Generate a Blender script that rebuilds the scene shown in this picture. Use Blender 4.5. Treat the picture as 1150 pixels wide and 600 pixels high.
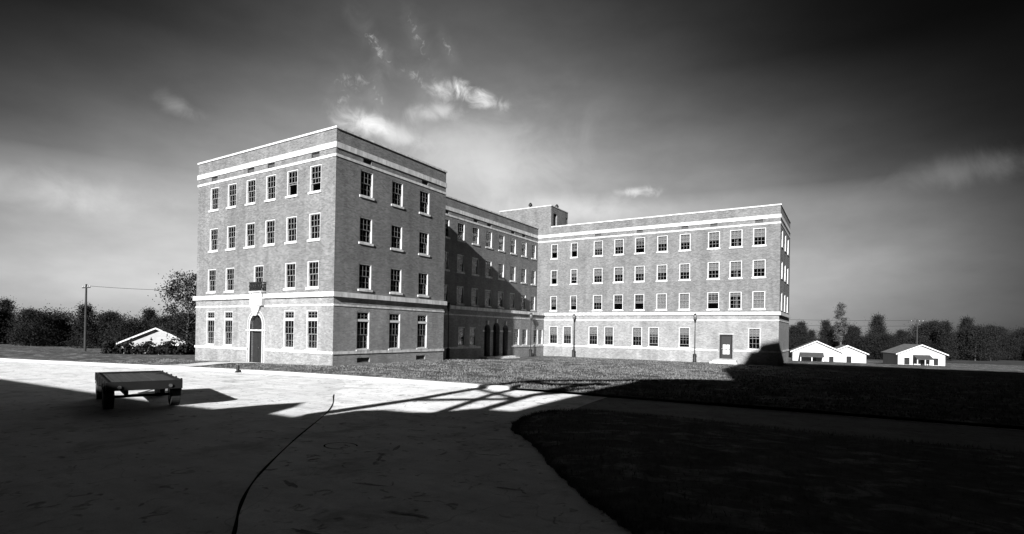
import bpy, bmesh, math, random
import numpy as np
from mathutils import Vector, Matrix

# ------------------------------------------------------------------ clear
for o in list(bpy.data.objects):
    bpy.data.objects.remove(o, do_unlink=True)
scene = bpy.context.scene
COL = scene.collection
R = math.radians
rng = random.Random(7)
nr = np.random.default_rng(11)

# ------------------------------------------------------------------ camera
F, YAW, ROLL, PITCH, PPY = 613.11, .5542, .0164, .0062, 369.55
EYE = 2.5
cam_data = bpy.data.cameras.new('camera')
cam = bpy.data.objects.new('camera', cam_data)
COL.objects.link(cam)
scene.camera = cam
cam_data.sensor_fit = 'HORIZONTAL'
cam_data.sensor_width = 36.0
cam_data.lens = F / 1150 * 36
cam_data.shift_y = (PPY - 300) / 1150
cam_data.clip_start = .1
cam_data.clip_end = 6000
fw0 = Vector((-math.sin(YAW), math.cos(YAW), 0))
rt = Vector((math.cos(YAW), math.sin(YAW), 0))
fw = (fw0 * math.cos(PITCH) + Vector((0, 0, 1)) * math.sin(PITCH))
up = rt.cross(fw)
c_, s_ = math.cos(ROLL), math.sin(ROLL)
rt2 = rt * c_ + up * s_
up2 = -rt * s_ + up * c_
M = Matrix((rt2, up2, -fw)).transposed().to_4x4()
M.translation = Vector((0, 0, EYE))
cam.matrix_world = M

# ------------------------------------------------------------------ sun and sky
SD = Vector((-.2185, 1, -.407)).normalized()          # direction the sunlight travels
SUN_EL = math.asin(-SD.z)
SUN_AZ = math.atan2(-SD.x, -SD.y)
sun_data = bpy.data.lights.new('sun', 'SUN')
sun_data.energy = 5.0
sun_data.angle = R(.45)
sun_data.color = (1, 1, 1)
sun = bpy.data.objects.new('sun', sun_data)
COL.objects.link(sun)
sun.rotation_euler = SD.to_track_quat('-Z', 'Y').to_euler()
sun.location = (20, -60, 60)

scene.view_settings.view_transform = 'Standard'
scene.view_settings.look = 'None'
scene.view_settings.gamma = 1
scene.view_settings.use_curve_mapping = False
scene.view_settings.exposure = 1.22
scene.render.engine = 'CYCLES'
scene.cycles.max_bounces = 6
scene.cycles.transparent_max_bounces = 12

world = bpy.data.worlds.new("World")
scene.world = world
world.use_nodes = True
wt = world.node_tree
for n in list(wt.nodes):
    wt.nodes.remove(n)


class NT:
    """tiny node-tree writer"""
    def __init__(self, t):
        self.t = t

    def n(self, typ, **kw):
        nd = self.t.nodes.new(typ)
        for k, v in kw.items():
            setattr(nd, k, v)
        return nd

    def link(self, a, b):
        self.t.links.new(a, b)

    def val(self, x, sock):
        if hasattr(x, 'is_output') or isinstance(x, bpy.types.NodeSocket):
            self.link(x, sock)
        else:
            sock.default_value = x

    def math(self, op, a, b=None, c=None, clamp=False):
        nd = self.n('ShaderNodeMath', operation=op, use_clamp=clamp)
        self.val(a, nd.inputs[0])
        if b is not None:
            self.val(b, nd.inputs[1])
        if c is not None:
            self.val(c, nd.inputs[2])
        return nd.outputs[0]

    def vmath(self, op, a, b=None):
        nd = self.n('ShaderNodeVectorMath', operation=op)
        self.val(a, nd.inputs[0])
        if b is not None:
            self.val(b, nd.inputs[1])
        return nd

    def noise(self, vec, scale, detail=4, rough=.55, dist=0):
        nd = self.n('ShaderNodeTexNoise')
        if vec is not None:
            self.link(vec, nd.inputs['Vector'])
        nd.inputs['Scale'].default_value = scale
        nd.inputs['Detail'].default_value = detail
        nd.inputs['Roughness'].default_value = rough
        nd.inputs['Distortion'].default_value = dist
        return nd.outputs[0]

    def rng(self, x, a, b, c=0., d=1., smooth=False):
        nd = self.n('ShaderNodeMapRange')
        if smooth:
            nd.interpolation_type = 'SMOOTHSTEP'
        self.val(x, nd.inputs[0])
        for i, v in enumerate((a, b, c, d)):
            self.val(v, nd.inputs[i + 1])
        return nd.outputs[0]

    def ramp(self, x, pts, interp='LINEAR'):
        nd = self.n('ShaderNodeValToRGB')
        cr = nd.color_ramp
        cr.interpolation = interp
        while len(cr.elements) < len(pts):
            cr.elements.new(.5)
        for e, (p_, v) in zip(cr.elements, pts):
            e.position = p_
            e.color = (v, v, v, 1)
        self.link(x, nd.inputs[0])
        return nd.outputs[0]


W = NT(wt)
sky = W.n('ShaderNodeTexSky', sky_type='NISHITA')
sky.sun_disc = False
sky.sun_elevation = SUN_EL
sky.sun_rotation = SUN_AZ
sky.altitude = 50
sky.air_density = 1.0
sky.dust_density = 1.5
sky.ozone_density = 1.0
bw = W.n('ShaderNodeRGBToBW')
W.link(sky.outputs[0], bw.inputs[0])
tc = W.n('ShaderNodeTexCoord')
dirv = tc.outputs['Generated']
sep = W.n('ShaderNodeSeparateXYZ')
W.link(dirv, sep.inputs[0])
# dark-filtered black and white sky: falls off towards the zenith, brightest over the middle wing
el = W.math('ARCSINE', sep.outputs[2])
eld = W.math('MULTIPLY', el, 180 / math.pi)
elmask = W.ramp(W.math('DIVIDE', eld, 90, clamp=True),
                [(0, .85), (.07, .95), (.14, 1.0), (.19, .86), (.25, .50), (.31, .25), (.37, .15), (.6, .05), (1, .04)], 'B_SPLINE')
AZ0 = YAW + math.atan((575 - 505) / F)       # bearing of the brightest part, left of +Y
bx, by = -math.sin(AZ0), math.cos(AZ0)
hor = W.math('ADD', W.math('MULTIPLY', sep.outputs[0], bx), W.math('MULTIPLY', sep.outputs[1], by))
hl = W.math('SQRT', W.math('ADD', W.math('MULTIPLY', sep.outputs[0], sep.outputs[0]), W.math('MULTIPLY', sep.outputs[1], sep.outputs[1])))
cosaz = W.math('DIVIDE', hor, W.math('MAXIMUM', hl, .001))
azd = W.math('MULTIPLY', W.math('ARCCOSINE', W.math('MINIMUM', cosaz, .99999)), 180 / math.pi)
wid = W.math('ADD', W.rng(eld, 5, 14, 6500, 1150), W.rng(eld, 14, 25, 0, -680))
gau = W.math('EXPONENT', W.math('DIVIDE', W.math('MULTIPLY', W.math('MULTIPLY', azd, azd), -1), wid))
side = W.math('SUBTRACT', W.math('MULTIPLY', sep.outputs[0], by), W.math('MULTIPLY', sep.outputs[1], bx))
boost = W.math('ADD', 1, W.math('MULTIPLY', W.math('MULTIPLY', W.math('MAXIMUM', W.math('MULTIPLY', side, -1), 0), .75), W.rng(eld, 6, 16, 1, 0)))
wide = W.math('EXPONENT', W.math('MULTIPLY', W.math('POWER', W.math('DIVIDE', azd, 47), 6), -1))
gau = W.math('MULTIPLY', W.math('MULTIPLY', gau, boost), wide)
lat2 = W.math('ADD', W.math('MULTIPLY', gau, .985), .015)
streak = W.noise(W.vmath('MULTIPLY', dirv, (3, 3, 9)).outputs[0], 1.3, 4, .5)
fine = W.noise(W.vmath('MULTIPLY', dirv, (1, 1, 2.2)).outputs[0], 9, 6, .62)
tone = W.math('MULTIPLY', W.math('MULTIPLY', elmask, lat2), W.math('MULTIPLY', W.rng(streak, .3, .7, .86, 1.14), W.rng(fine, .3, .7, .93, 1.07)))
skyv = W.math('MULTIPLY', W.math('POWER', bw.outputs[0], .35), tone)


def pix_dir(px, py):
    X, Y = px - 575, py - PPY
    a, b = c_ * X + s_ * Y, -s_ * X + c_ * Y
    v = rt * (a / F) + fw - up * (b / F)
    return v.normalized()


cl_sum = None


def cloud(px, py, wpx, hpx, amt, scale, lo, hi, tilt=0., soft=1.0):
    """a cloud at infinity at a bearing and height: soft ellipse broken up by noise"""
    global cl_sum
    d = pix_dir(px, py)
    r_ = Vector((0, 0, 1)).cross(d)
    r_ = -r_.normalized()
    u_ = r_.cross(d).normalized()
    if u_.z < 0:
        u_ = -u_
    ct, st = math.cos(tilt), math.sin(tilt)
    a = r_ * ct + u_ * st
    b = -r_ * st + u_ * ct
    dn = 1 / d.dot(fw)
    wa, hb = wpx / F / dn, hpx / F / dn
    da = W.vmath('DOT_PRODUCT', dirv, tuple(a)).outputs['Value']
    db = W.vmath('DOT_PRODUCT', dirv, tuple(b)).outputs['Value']
    df = W.vmath('DOT_PRODUCT', dirv, tuple(d)).outputs['Value']
    ea = W.math('DIVIDE', da, wa)
    eb = W.math('DIVIDE', db, hb)
    r2 = W.math('ADD', W.math('MULTIPLY', ea, ea), W.math('MULTIPLY', eb, eb))
    g = W.math('EXPONENT', W.math('MULTIPLY', r2, -soft))
    nz = W.noise(dirv, scale, 7, .62, .6)
    m = W.rng(W.math('ADD', nz, W.math('MULTIPLY', g, .55)), lo, hi, 0, amt, True)
    m = W.math('MULTIPLY', W.math('MULTIPLY', m, g), W.math('GREATER_THAN', df, 0))
    cl_sum = m if cl_sum is None else W.math('ADD', cl_sum, m)


cloud(505, 100, 40, 20, .60, 30, .80, 1.25, R(-4))
cloud(540, 111, 44, 15, .60, 30, .78, 1.22, R(-18))
cloud(490, 126, 46, 14, .30, 26, .70, 1.25, R(8))
cloud(406, 136, 50, 22, .55, 24, .72, 1.25, R(-12))
cloud(440, 150, 60, 16, .30, 20, .65, 1.2, R(-12))
cloud(716, 216, 34, 9, .38, 34, .74, 1.2)
cloud(203, 122, 30, 15, .13, 24, .70, 1.25, R(-20))
cloud(60, 215, 120, 30, .20, 12, .62, 1.25)
cloud(1090, 190, 110, 24, .10, 12, .62, 1.25)
cloud(640, 235, 150, 22, .22, 10, .60, 1.2)
cloud(540, 170, 150, 70, .20, 9, .55, 1.2)
# mottled mackerel trail above the near wing
for (px, py, w_, h_, a_, t_) in ((424, 54, 52, 13, .30, -50), (470, 42, 46, 11, .26, -62), (503, 54, 26, 8, .24, -62), (398, 92, 46, 20, .16, 15),
                                 (424, 108, 34, 12, .24, -70), (466, 84, 36, 17, .20, -35), (382, 112, 30, 14, .14, 10)):
    cloud(px, py, w_, h_, a_, 85, .98, 1.28, R(t_))
    cloud(px, py, w_ * 1.3, h_ * 1.8, a_ * .15, 22, .7, 1.25, R(t_))
total = W.math('ADD', skyv, W.math('MULTIPLY', cl_sum, 3.2))
comb = W.n('ShaderNodeCombineColor')
for i in range(3):
    W.link(total, comb.inputs[i])
bg = W.n('ShaderNodeBackground')
bg.inputs['Strength'].default_value = .15
W.link(comb.outputs[0], bg.inputs[0])
wo = W.n('ShaderNodeOutputWorld')
W.link(bg.outputs[0], wo.inputs[0])


# ------------------------------------------------------------------ materials
def mat(name, base, rough=.8, var=.0, vscale=3., bump=0., bscale=30., metal=0., spec=.3, coord='pos', extra=None):
    m = bpy.data.materials.new(name)
    m.use_nodes = True
    t = NT(m.node_tree)
    bsdf = m.node_tree.nodes['Principled BSDF']
    bsdf.inputs['Roughness'].default_value = rough
    bsdf.inputs['Metallic'].default_value = metal
    bsdf.inputs['Specular IOR Level'].default_value = spec
    geo = t.n('ShaderNodeNewGeometry')
    tcn = t.n('ShaderNodeTexCoord')
    pos = geo.outputs['Position'] if coord == 'pos' else tcn.outputs['Object']
    v = base
    if var > 0:
        nz = t.noise(pos, vscale, 6, .6)
        v = t.rng(nz, .3, .7, base * (1 - var), base * (1 + var))
        nz2 = t.noise(pos, vscale * 7.3, 3, .6)
        v = t.math('MULTIPLY', v, t.rng(nz2, .3, .7, 1 - var * .5, 1 + var * .5))
    if extra:
        v = extra(t, pos, v)
    if isinstance(v, float) or isinstance(v, int):
        bsdf.inputs['Base Color'].default_value = (v, v, v, 1)
    else:
        cc = t.n('ShaderNodeCombineColor')
        for i in range(3):
            t.link(v, cc.inputs[i])
        t.link(cc.outputs[0], bsdf.inputs['Base Color'])
    if bump > 0:
        b = t.n('ShaderNodeBump')
        b.inputs['Strength'].default_value = .6
        b.inputs['Distance'].default_value = bump
        t.link(t.noise(pos, bscale, 5, .6), b.inputs['Height'])
        t.link(b.outputs[0], bsdf.inputs['Normal'])
    return m


def brick_mat(name, c1, c2, mort):
    m = bpy.data.materials.new(name)
    m.use_nodes = True
    t = NT(m.node_tree)
    bsdf = m.node_tree.nodes['Principled BSDF']
    bsdf.inputs['Roughness'].default_value = .88
    bsdf.inputs['Specular IOR Level'].default_value = .2
    uv = t.n('ShaderNodeUVMap')
    geo = t.n('ShaderNodeNewGeometry')
    pos = geo.outputs['Position']
    br = t.n('ShaderNodeTexBrick')
    t.link(uv.outputs[0], br.inputs['Vector'])
    br.inputs['Scale'].default_value = 1
    br.inputs['Brick Width'].default_value = .23
    br.inputs['Row Height'].default_value = .078
    br.inputs['Mortar Size'].default_value = .007
    br.inputs['Mortar Smooth'].default_value = .3
    br.inputs['Bias'].default_value = 0
    br.inputs['Color1'].default_value = (c1, c1, c1, 1)
    br.inputs['Color2'].default_value = (c2, c2, c2, 1)
    br.inputs['Mortar'].default_value = (mort, mort, mort, 1)
    sp = t.n('ShaderNodeSeparateColor')
    t.link(br.outputs[0], sp.inputs[0])
    n1 = t.noise(pos, .45, 5, .6)
    n2 = t.noise(t.vmath('MULTIPLY', pos, (1, 1, 3.5)).outputs[0], 1.6, 4, .7)
    n3 = t.noise(t.vmath('MULTIPLY', pos, (1, 1, 2.2)).outputs[0], 5.5, 3, .7)
    f = t.math('MULTIPLY', t.rng(n1, .3, .7, .86, 1.14), t.rng(n2, .3, .7, .88, 1.12))
    f = t.math('MULTIPLY', f, t.rng(n3, .3, .7, .87, 1.13))
    n4 = t.noise(t.vmath('MULTIPLY', pos, (1, 1, 1.8)).outputs[0], 13, 2, .7)
    f = t.math('MULTIPLY', f, t.rng(n4, .3, .7, .82, 1.18))
    n5 = t.noise(t.vmath('MULTIPLY', pos, (1, 1, .12)).outputs[0], 1.1, 5, .6)
    f = t.math('MULTIPLY', f, t.rng(n5, .3, .62, .78, 1.08))
    v = t.math('MULTIPLY', sp.outputs[0], f)
    cc = t.n('ShaderNodeCombineColor')
    for i in range(3):
        t.link(v, cc.inputs[i])
    t.link(cc.outputs[0], bsdf.inputs['Base Color'])
    b = t.n('ShaderNodeBump')
    b.inputs['Strength'].default_value = .5
    b.inputs['Distance'].default_value = .006
    b.invert = True
    t.link(br.outputs['Fac'], b.inputs['Height'])
    t.link(b.outputs[0], bsdf.inputs['Normal'])
    return m


def glass_mat():
    m = bpy.data.materials.new('window_glass')
    m.use_nodes = True
    nt = m.node_tree
    for n in list(nt.nodes):
        nt.nodes.remove(n)
    t = NT(nt)
    out = t.n('ShaderNodeOutputMaterial')
    mix = t.n('ShaderNodeMixShader')
    tr = t.n('ShaderNodeBsdfTransparent')
    tr.inputs[0].default_value = (.82, .82, .82, 1)
    gl = t.n('ShaderNodeBsdfGlossy')
    gl.inputs['Roughness'].default_value = .03
    gl.inputs['Color'].default_value = (.9, .9, .9, 1)
    fr = t.n('ShaderNodeFresnel')
    fr.inputs['IOR'].default_value = 1.6
    geo = t.n('ShaderNodeNewGeometry')
    b = t.n('ShaderNodeBump')
    b.inputs['Strength'].default_value = .25
    b.inputs['Distance'].default_value = .02
    t.link(t.noise(geo.outputs['Position'], 2.2, 2, .5), b.inputs['Height'])
    t.link(b.outputs[0], gl.inputs['Normal'])
    t.link(t.math('MULTIPLY', fr.outputs[0], 1.5, clamp=True), mix.inputs[0])
    t.link(tr.outputs[0], mix.inputs[1])
    t.link(gl.outputs[0], mix.inputs[2])
    t.link(mix.outputs[0], out.inputs[0])
    return m


def road_extra(t, pos, v):
    # darker tyre-polished lanes, oil drips and hairline cracks
    nz = t.noise(t.vmath('MULTIPLY', pos, (.5, 1.6, 1)).outputs[0], 1.2, 6, .68)
    v = t.math('MULTIPLY', v, t.rng(nz, .35, .7, .82, 1.08))
    drops = t.noise(t.vmath('MULTIPLY', pos, (1, 1, 1)).outputs[0], 3.1, 3, .5, 1.2)
    v = t.math('MULTIPLY', v, t.rng(drops, .61, .70, 1, .4))
    st = t.noise(t.vmath('MULTIPLY', pos, (1, .8, 1)).outputs[0], .8, 6, .7, .5)
    v = t.math('MULTIPLY', v, t.rng(st, .52, .68, 1.04, .62))
    gr = t.noise(pos, 38, 2, .8)
    v = t.math('MULTIPLY', v, t.rng(gr, .3, .7, .86, 1.12))
    vo = t.n('ShaderNodeTexVoronoi', feature='DISTANCE_TO_EDGE')
    vo.inputs['Scale'].default_value = .33
    wv = t.vmath('ADD', pos, None)
    nn = t.n('ShaderNodeTexNoise')
    nn.inputs['Scale'].default_value = 1.2
    t.link(pos, nn.inputs['Vector'])
    t.link(nn.outputs['Color'], wv.inputs[1])
    t.link(wv.outputs[0], vo.inputs['Vector'])
    return t.math('MULTIPLY', v, t.rng(vo.outputs['Distance'], 0, .006, .72, 1))


def lawn_extra(t, pos, v):
    nz = t.noise(pos, .3, 5, .7)
    v = t.math('MULTIPLY', v, t.rng(nz, .35, .68, .7, 1.4))
    worn = t.noise(t.vmath('MULTIPLY', pos, (1, 1.4, 1)).outputs[0], .9, 5, .65, .8)
    v = t.math('MULTIPLY', v, t.rng(worn, .52, .62, .9, 2.4))     # bare, dry patches
    n2 = t.noise(pos, 2.4, 4, .7)
    return t.math('MULTIPLY', v, t.rng(n2, .35, .7, .65, 1.4))


MB = brick_mat('red_brick', .160, .095, .20)
MB2 = brick_mat('light_red_brick', .235, .155, .28)
def stone_extra(t, pos, v):
    n = t.noise(t.vmath('MULTIPLY', pos, (1, 1, .15)).outputs[0], 3.0, 5, .65)
    v = t.math('MULTIPLY', v, t.rng(n, .35, .6, .62, 1.05))
    return v


MST = mat('limestone', .55, .8, .12, 2.0, .004, 30, extra=stone_extra)
MSTD = mat('weathered_limestone', .5, .85, .15, 2.0, .004, 30)
MWH = mat('white_window_paint', .58, .5, .06, 4.)
MSASH = mat('grey_sash_paint', .17, .5, .08, 4.)
MGL = glass_mat()
MBL = mat('roller_blind', .26, .9, .12, 1.3, .003, 12)
MBLD = mat('dark_roller_blind', .13, .9, .12, 1.3, .003, 12)
MIN = mat('interior_plaster', .16, .9, .1, 1.)
MDOOR = mat('dark_oak_door', .018, .7, .25, 6., spec=.1)
MIRON = mat('black_iron', .018, .5, .2, 8., 0, 30, .2)
MVENTL = mat('painted_vent', .10, .7, .2, 4.)
MVENT = mat('vent_louvre_metal', .06, .6, .2, 4.)
MROAD = mat('worn_concrete_road', .76, .85, .12, .7, .012, 45, extra=road_extra)
MASPH = mat('worn_tarmac_drive', .66, .85, .12, .7, .012, 45, extra=road_extra)
MKERB = mat('kerb_concrete', .6, .8, .12, 2., .005, 40)
MPATH = mat('path_concrete', .5, .8, .12, 2., .005, 40)
MTAR = mat('tar_joint', .02, 1., .3, 4., 0, 20, spec=0)
MLAWN = mat('lawn_turf', .085, 1., .2, 1.6, .06, 22, spec=.05, extra=lawn_extra)
MGRASS = mat('grass_blades', .13, .8, .5, .9, spec=.15)
MGRND = mat('rough_ground', .05, 1., .3, .2, .06, 5, spec=.05)
MLEAF = mat('dark_leaves', .012, .8, .5, 1.2, spec=.15)
MLEAF2 = mat('grey_green_leaves', .07, .8, .4, 1.2, spec=.15)
MBARK = mat('bark', .07, .9, .3, 6., .02, 12)
def siding(t, pos, v):
    sx = t.n('ShaderNodeSeparateXYZ'); t.link(pos, sx.inputs[0])
    fr = t.math('FRACT', t.math('MULTIPLY', sx.outputs[2], 5.5))
    v = t.math('MULTIPLY', v, t.rng(fr, 0, .22, .55, 1))
    return v


MSIDE = mat('white_clapboard', .38, .7, .12, 1.5, extra=siding)
MCAR = mat('white_car_paint', .6, .3, .05, 3., spec=.5)
MROOF = mat('grey_shingle', .12, .9, .35, 2., .02, 20)
MDROOF = mat('dark_shingle', .045, .9, .25, 3., .02, 20)
MWIN = mat('dark_house_glass', .02, .15, .0, 3., spec=.5)
MTRUCK = mat('black_enamel', .010, .6, .2, 3., spec=.12)
MRUB = mat('tyre_rubber', .015, .8, .2, 5.)
MWOOD = mat('creosoted_pole', .03, .9, .3, 5.)
MGLOBE = mat('dull_lamp_glass', .10, .35, .1, 5., spec=.5)


# ------------------------------------------------------------------ helpers
def tag(o, label=None, cat=None, group=None, kind=None):
    if label: o['label'] = label
    if cat: o['category'] = cat
    if group: o['group'] = group
    if kind: o['kind'] = kind
    return o


def empty(name, loc, label, cat, group=None, rz=0.):
    o = bpy.data.objects.new(name, None)
    o.empty_display_size = .3
    COL.objects.link(o)
    o.location = loc
    o.rotation_euler = (0, 0, rz)
    return tag(o, label, cat, group)


def attach(o, parent, world_coords=False):
    o.parent = parent
    if world_coords:
        o.matrix_parent_inverse = Matrix.Translation(parent.location).inverted()


class Bm:
    """collects faces with metre UVs"""
    def __init__(self):
        self.v, self.f, self.uv = [], [], []

    def quad(self, a, b, c, d, uvs=None):
        self.poly([a, b, c, d], uvs)

    def poly(self, pts, uvs=None):
        n = len(self.v)
        self.v += [tuple(p) for p in pts]
        self.f.append(tuple(range(n, n + len(pts))))
        if uvs is None:
            P_ = [Vector(p) for p in pts]
            nn = (P_[1] - P_[0]).cross(P_[-1] - P_[0])
            ax = max(range(3), key=lambda i: abs(nn[i]))
            if ax == 0: uvs = [(p[1], p[2]) for p in pts]
            elif ax == 1: uvs = [(p[0], p[2]) for p in pts]
            else: uvs = [(p[0], p[1]) for p in pts]
        self.uv += uvs

    def box(self, x0, x1, y0, y1, z0, z1):
        if x0 > x1: x0, x1 = x1, x0
        if y0 > y1: y0, y1 = y1, y0
        a, b, c, d = (x0, y0, z0), (x1, y0, z0), (x1, y1, z0), (x0, y1, z0)
        e, f, g, h = (x0, y0, z1), (x1, y0, z1), (x1, y1, z1), (x0, y1, z1)
        for q in ((a, b, f, e), (b, c, g, f), (c, d, h, g), (d, a, e, h), (e, f, g, h), (d, c, b, a)):
            self.quad(*q)
        return self

    def tube(self, p0, p1, r0, r1=None, n=10, cap=True):
        if r1 is None: r1 = r0
        p0, p1 = Vector(p0), Vector(p1)
        d = (p1 - p0).normalized()
        a = d.orthogonal().normalized()
        b = d.cross(a)
        A = [p0 + (a * math.cos(2 * math.pi * i / n) + b * math.sin(2 * math.pi * i / n)) * r0 for i in range(n)]
        B = [p1 + (a * math.cos(2 * math.pi * i / n) + b * math.sin(2 * math.pi * i / n)) * r1 for i in range(n)]
        for i in range(n):
            j = (i + 1) % n
            self.quad(A[i], A[j], B[j], B[i])
        if cap:
            self.poly(A[::-1]); self.poly(B)
        return self

    def lathe(self, prof, n=16, cx=0, cy=0):
        rings = [[(cx + r * math.cos(2 * math.pi * i / n), cy + r * math.sin(2 * math.pi * i / n), z) for i in range(n)] for r, z in prof]
        for A, B in zip(rings[:-1], rings[1:]):
            for i in range(n):
                j = (i + 1) % n
                self.quad(A[i], A[j], B[j], B[i])
        self.poly(rings[0][::-1]); self.poly(rings[-1])
        return self

    def prism(self, outline, axis, a0, a1):
        """outline: list of 2D points; axis 'y': (x,z) extruded y; 'x': (y,z); 'z': (x,y)"""
        def P(p, a):
            return {'y': (p[0], a, p[1]), 'x': (a, p[0], p[1]), 'z': (p[0], p[1], a)}[axis]
        A = [P(p, a0) for p in outline]; B = [P(p, a1) for p in outline]
        self.poly(A); self.poly(B[::-1])
        n = len(outline)
        for i in range(n):
            j = (i + 1) % n
            self.quad(A[j], A[i], B[i], B[j])
        return self

    def mesh(self, name, m, smooth=False, recalc=True):
        me = bpy.data.meshes.new(name)
        me.from_pydata(self.v, [], self.f)
        me.update()
        ul = me.uv_layers.new(name='UVMap')
        flat = np.array(self.uv, dtype=np.float32).ravel()
        ul.data.foreach_set('uv', flat)
        if recalc or smooth:
            bm = bmesh.new(); bm.from_mesh(me)
            bmesh.ops.remove_doubles(bm, verts=bm.verts, dist=1e-5)
            bmesh.ops.recalc_face_normals(bm, faces=bm.faces)
            bm.to_mesh(me); bm.free()
        if smooth:
            me.polygons.foreach_set('use_smooth', [True] * len(me.polygons))
        me.materials.append(m)
        return me

    def obj(self, name, m, parent=None, world_coords=True, smooth=False, recalc=True):
        o = bpy.data.objects.new(name, self.mesh(name, m, smooth, recalc))
        COL.objects.link(o)
        if parent is not None:
            attach(o, parent, world_coords)
        return o


def link_copy(o, parent, loc=None):
    c = o.copy(); COL.objects.link(c); c.parent = parent
    if loc is not None: c.location = loc
    return c


def copy_tree(root, loc, rz=None, label=None, group=None, scale=None):
    r = root.copy(); COL.objects.link(r); r.location = loc
    if rz is not None: r.rotation_euler = (0, 0, rz)
    if scale is not None: r.scale = scale
    if label: r['label'] = label
    if group: r['group'] = group
    for ch in root.children:
        c = ch.copy(); COL.objects.link(c); c.parent = r
        for g in ch.children:
            d = g.copy(); COL.objects.link(d); d.parent = c
    return r


def sst(x, a, b):
    t = min(1, max(0, (x - a) / (b - a)))
    return t * t * (3 - 2 * t)


# ------------------------------------------------------------------ terrain
def gz(x, y):
    base = .10 * sst(y, 19, 21) - .38 * sst(y, 27, 48)
    t = min(1.3, max(-.4, (x + 44) / 16))
    za = -.14 + .30 * t
    w = sst(y, 20.5, 23.6) * (1 - sst(y, 35, 44)) * (1 - sst(x, -26, -18))
    z = base * (1 - w) + za * w
    z -= 2.3 * sst(y, 70, 108)
    z -= .8 * sst(-x, 50, 75) * sst(y, 15, 40)
    return z


kerb_pts = [(-140, 2), (-90, 7), (-60, 11.2), (-48, 13.6), (-40, 15.6), (-34.5, 17.06), (-29.9, 18.05), (-26, 18.75), (-22.87, 19.2), (-19.5, 19.55),
            (-17, 19.75), (-13.7, 20.0), (-11, 20.3), (-8, 20.35), (-4, 20.4), (0, 20.5), (10, 20.6), (40, 20.8), (90, 21)]


def kerb_y(x):
    for (a, b), (c, d) in zip(kerb_pts[:-1], kerb_pts[1:]):
        if a <= x <= c:
            t = (x - a) / (c - a)
            return b + (d - b) * t
    return kerb_pts[0][1] if x < kerb_pts[0][0] else kerb_pts[-1][1]


def grid_mesh(name, xs, yfun, m, zfun):
    verts, faces = [], []
    cols = [[(x, y, zfun(x, y)) for y in yfun(x)] for x in xs]
    n = len(cols[0])
    for c in cols: verts += c
    for i in range(len(cols) - 1):
        for j in range(n - 1):
            faces.append((i * n + j, (i + 1) * n + j, (i + 1) * n + j + 1, i * n + j + 1))
    me = bpy.data.meshes.new(name)
    me.from_pydata(verts, [], faces)
    me.polygons.foreach_set('use_smooth', [True] * len(faces))
    me.materials.append(m)
    o = bpy.data.objects.new(name, me); COL.objects.link(o)
    return tag(o, kind='structure')


gx = [-3000, -800, -300, -160] + list(range(-150, 151, 10)) + [160, 300, 800, 3000]
grid_mesh('ground', gx, lambda x: [-3000, -600, -200] + list(range(-150, 401, 10)) + [500, 1200, 4000], MGRND,
          lambda x, y: gz(x, y) - .35)
lx = [-138 + 3 * i for i in range(30)] + [-48 + .8 * i for i in range(75)] + [12 + 3 * i for i in range(26)]
lawn = grid_mesh('lawn', lx, lambda x: [kerb_y(x) + .12 + (150 - kerb_y(x)) * (t / 60) ** 2.2 for t in range(61)], MLAWN,
                 lambda x, y: gz(x, y) + .02 * math.sin(x * .7) * math.sin(y * .5))
tag(lawn, kind='structure')

# paved court: concrete road on the right of the tar joint, older tarmac drive on the left
seam = [(-22, 18.9), (-19.5, 17.3), (-18.2, 15.8), (-16.82, 14.21), (-15.05, 12.78), (-13.11, 10.87), (-11.14, 8.5), (-9.05, 6.21), (-8.02, 5.17), (-6.99, 4.34), (-6.31, 3.89),
        (-4.8, 2.6), (-3.2, 0), (-2, -4), (-1.2, -9), (-1, -13.5)]
seam_s = []
for i in range(len(seam) - 1):
    (a, b), (c, d) = seam[i], seam[i + 1]
    for k in range(6):
        t = k / 6
        p0 = seam[max(i - 1, 0)]; p3 = seam[min(i + 2, len(seam) - 1)]
        def cr(q0, q1, q2, q3): return .5 * (2 * q1 + (q2 - q0) * t + (2 * q0 - 5 * q1 + 4 * q2 - q3) * t * t + (3 * q1 - q0 - 3 * q2 + q3) * t ** 3)
        seam_s.append((cr(p0[0], a, c, p3[0]), cr(p0[1], b, d, p3[1])))
seam_s.append(seam[-1])
for _ in range(12):
    seam_s = [seam_s[0]] + [((a[0] + 2 * b_[0] + c[0]) / 4, (a[1] + 2 * b_[1] + c[1]) / 4) for a, b_, c in zip(seam_s[:-2], seam_s[1:-1], seam_s[2:])] + [seam_s[-1]]
b = Bm()
b.poly([(-140, -13.5, 0)] + [(x, y, 0) for x, y in seam_s[::-1]] + [(x, min(y, kerb_y(x)), 0) for x, y in kerb_pts[::-1] if x < -22.5])
tag(b.obj('driveway', MASPH, recalc=False), kind='structure')
b = Bm()
b.poly([(x, y, 0.004) for x, y in seam_s] + [(90, -13.5, 0.004)] + [(x, y, 0.004) for x, y in kerb_pts[::-1] if x > -22.9])
tag(b.obj('road', MROAD, recalc=False), kind='structure')
for nm in ('driveway', 'road'):
    me = bpy.data.objects[nm].data
    bm = bmesh.new(); bm.from_mesh(me)
    for f in bm.faces:
        f.normal_update()
        if f.normal.z < 0: f.normal_flip()
    bmesh.ops.triangulate(bm, faces=bm.faces)
    bm.to_mesh(me); bm.free()
tj = seam_s[18:]
b = Bm()
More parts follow.
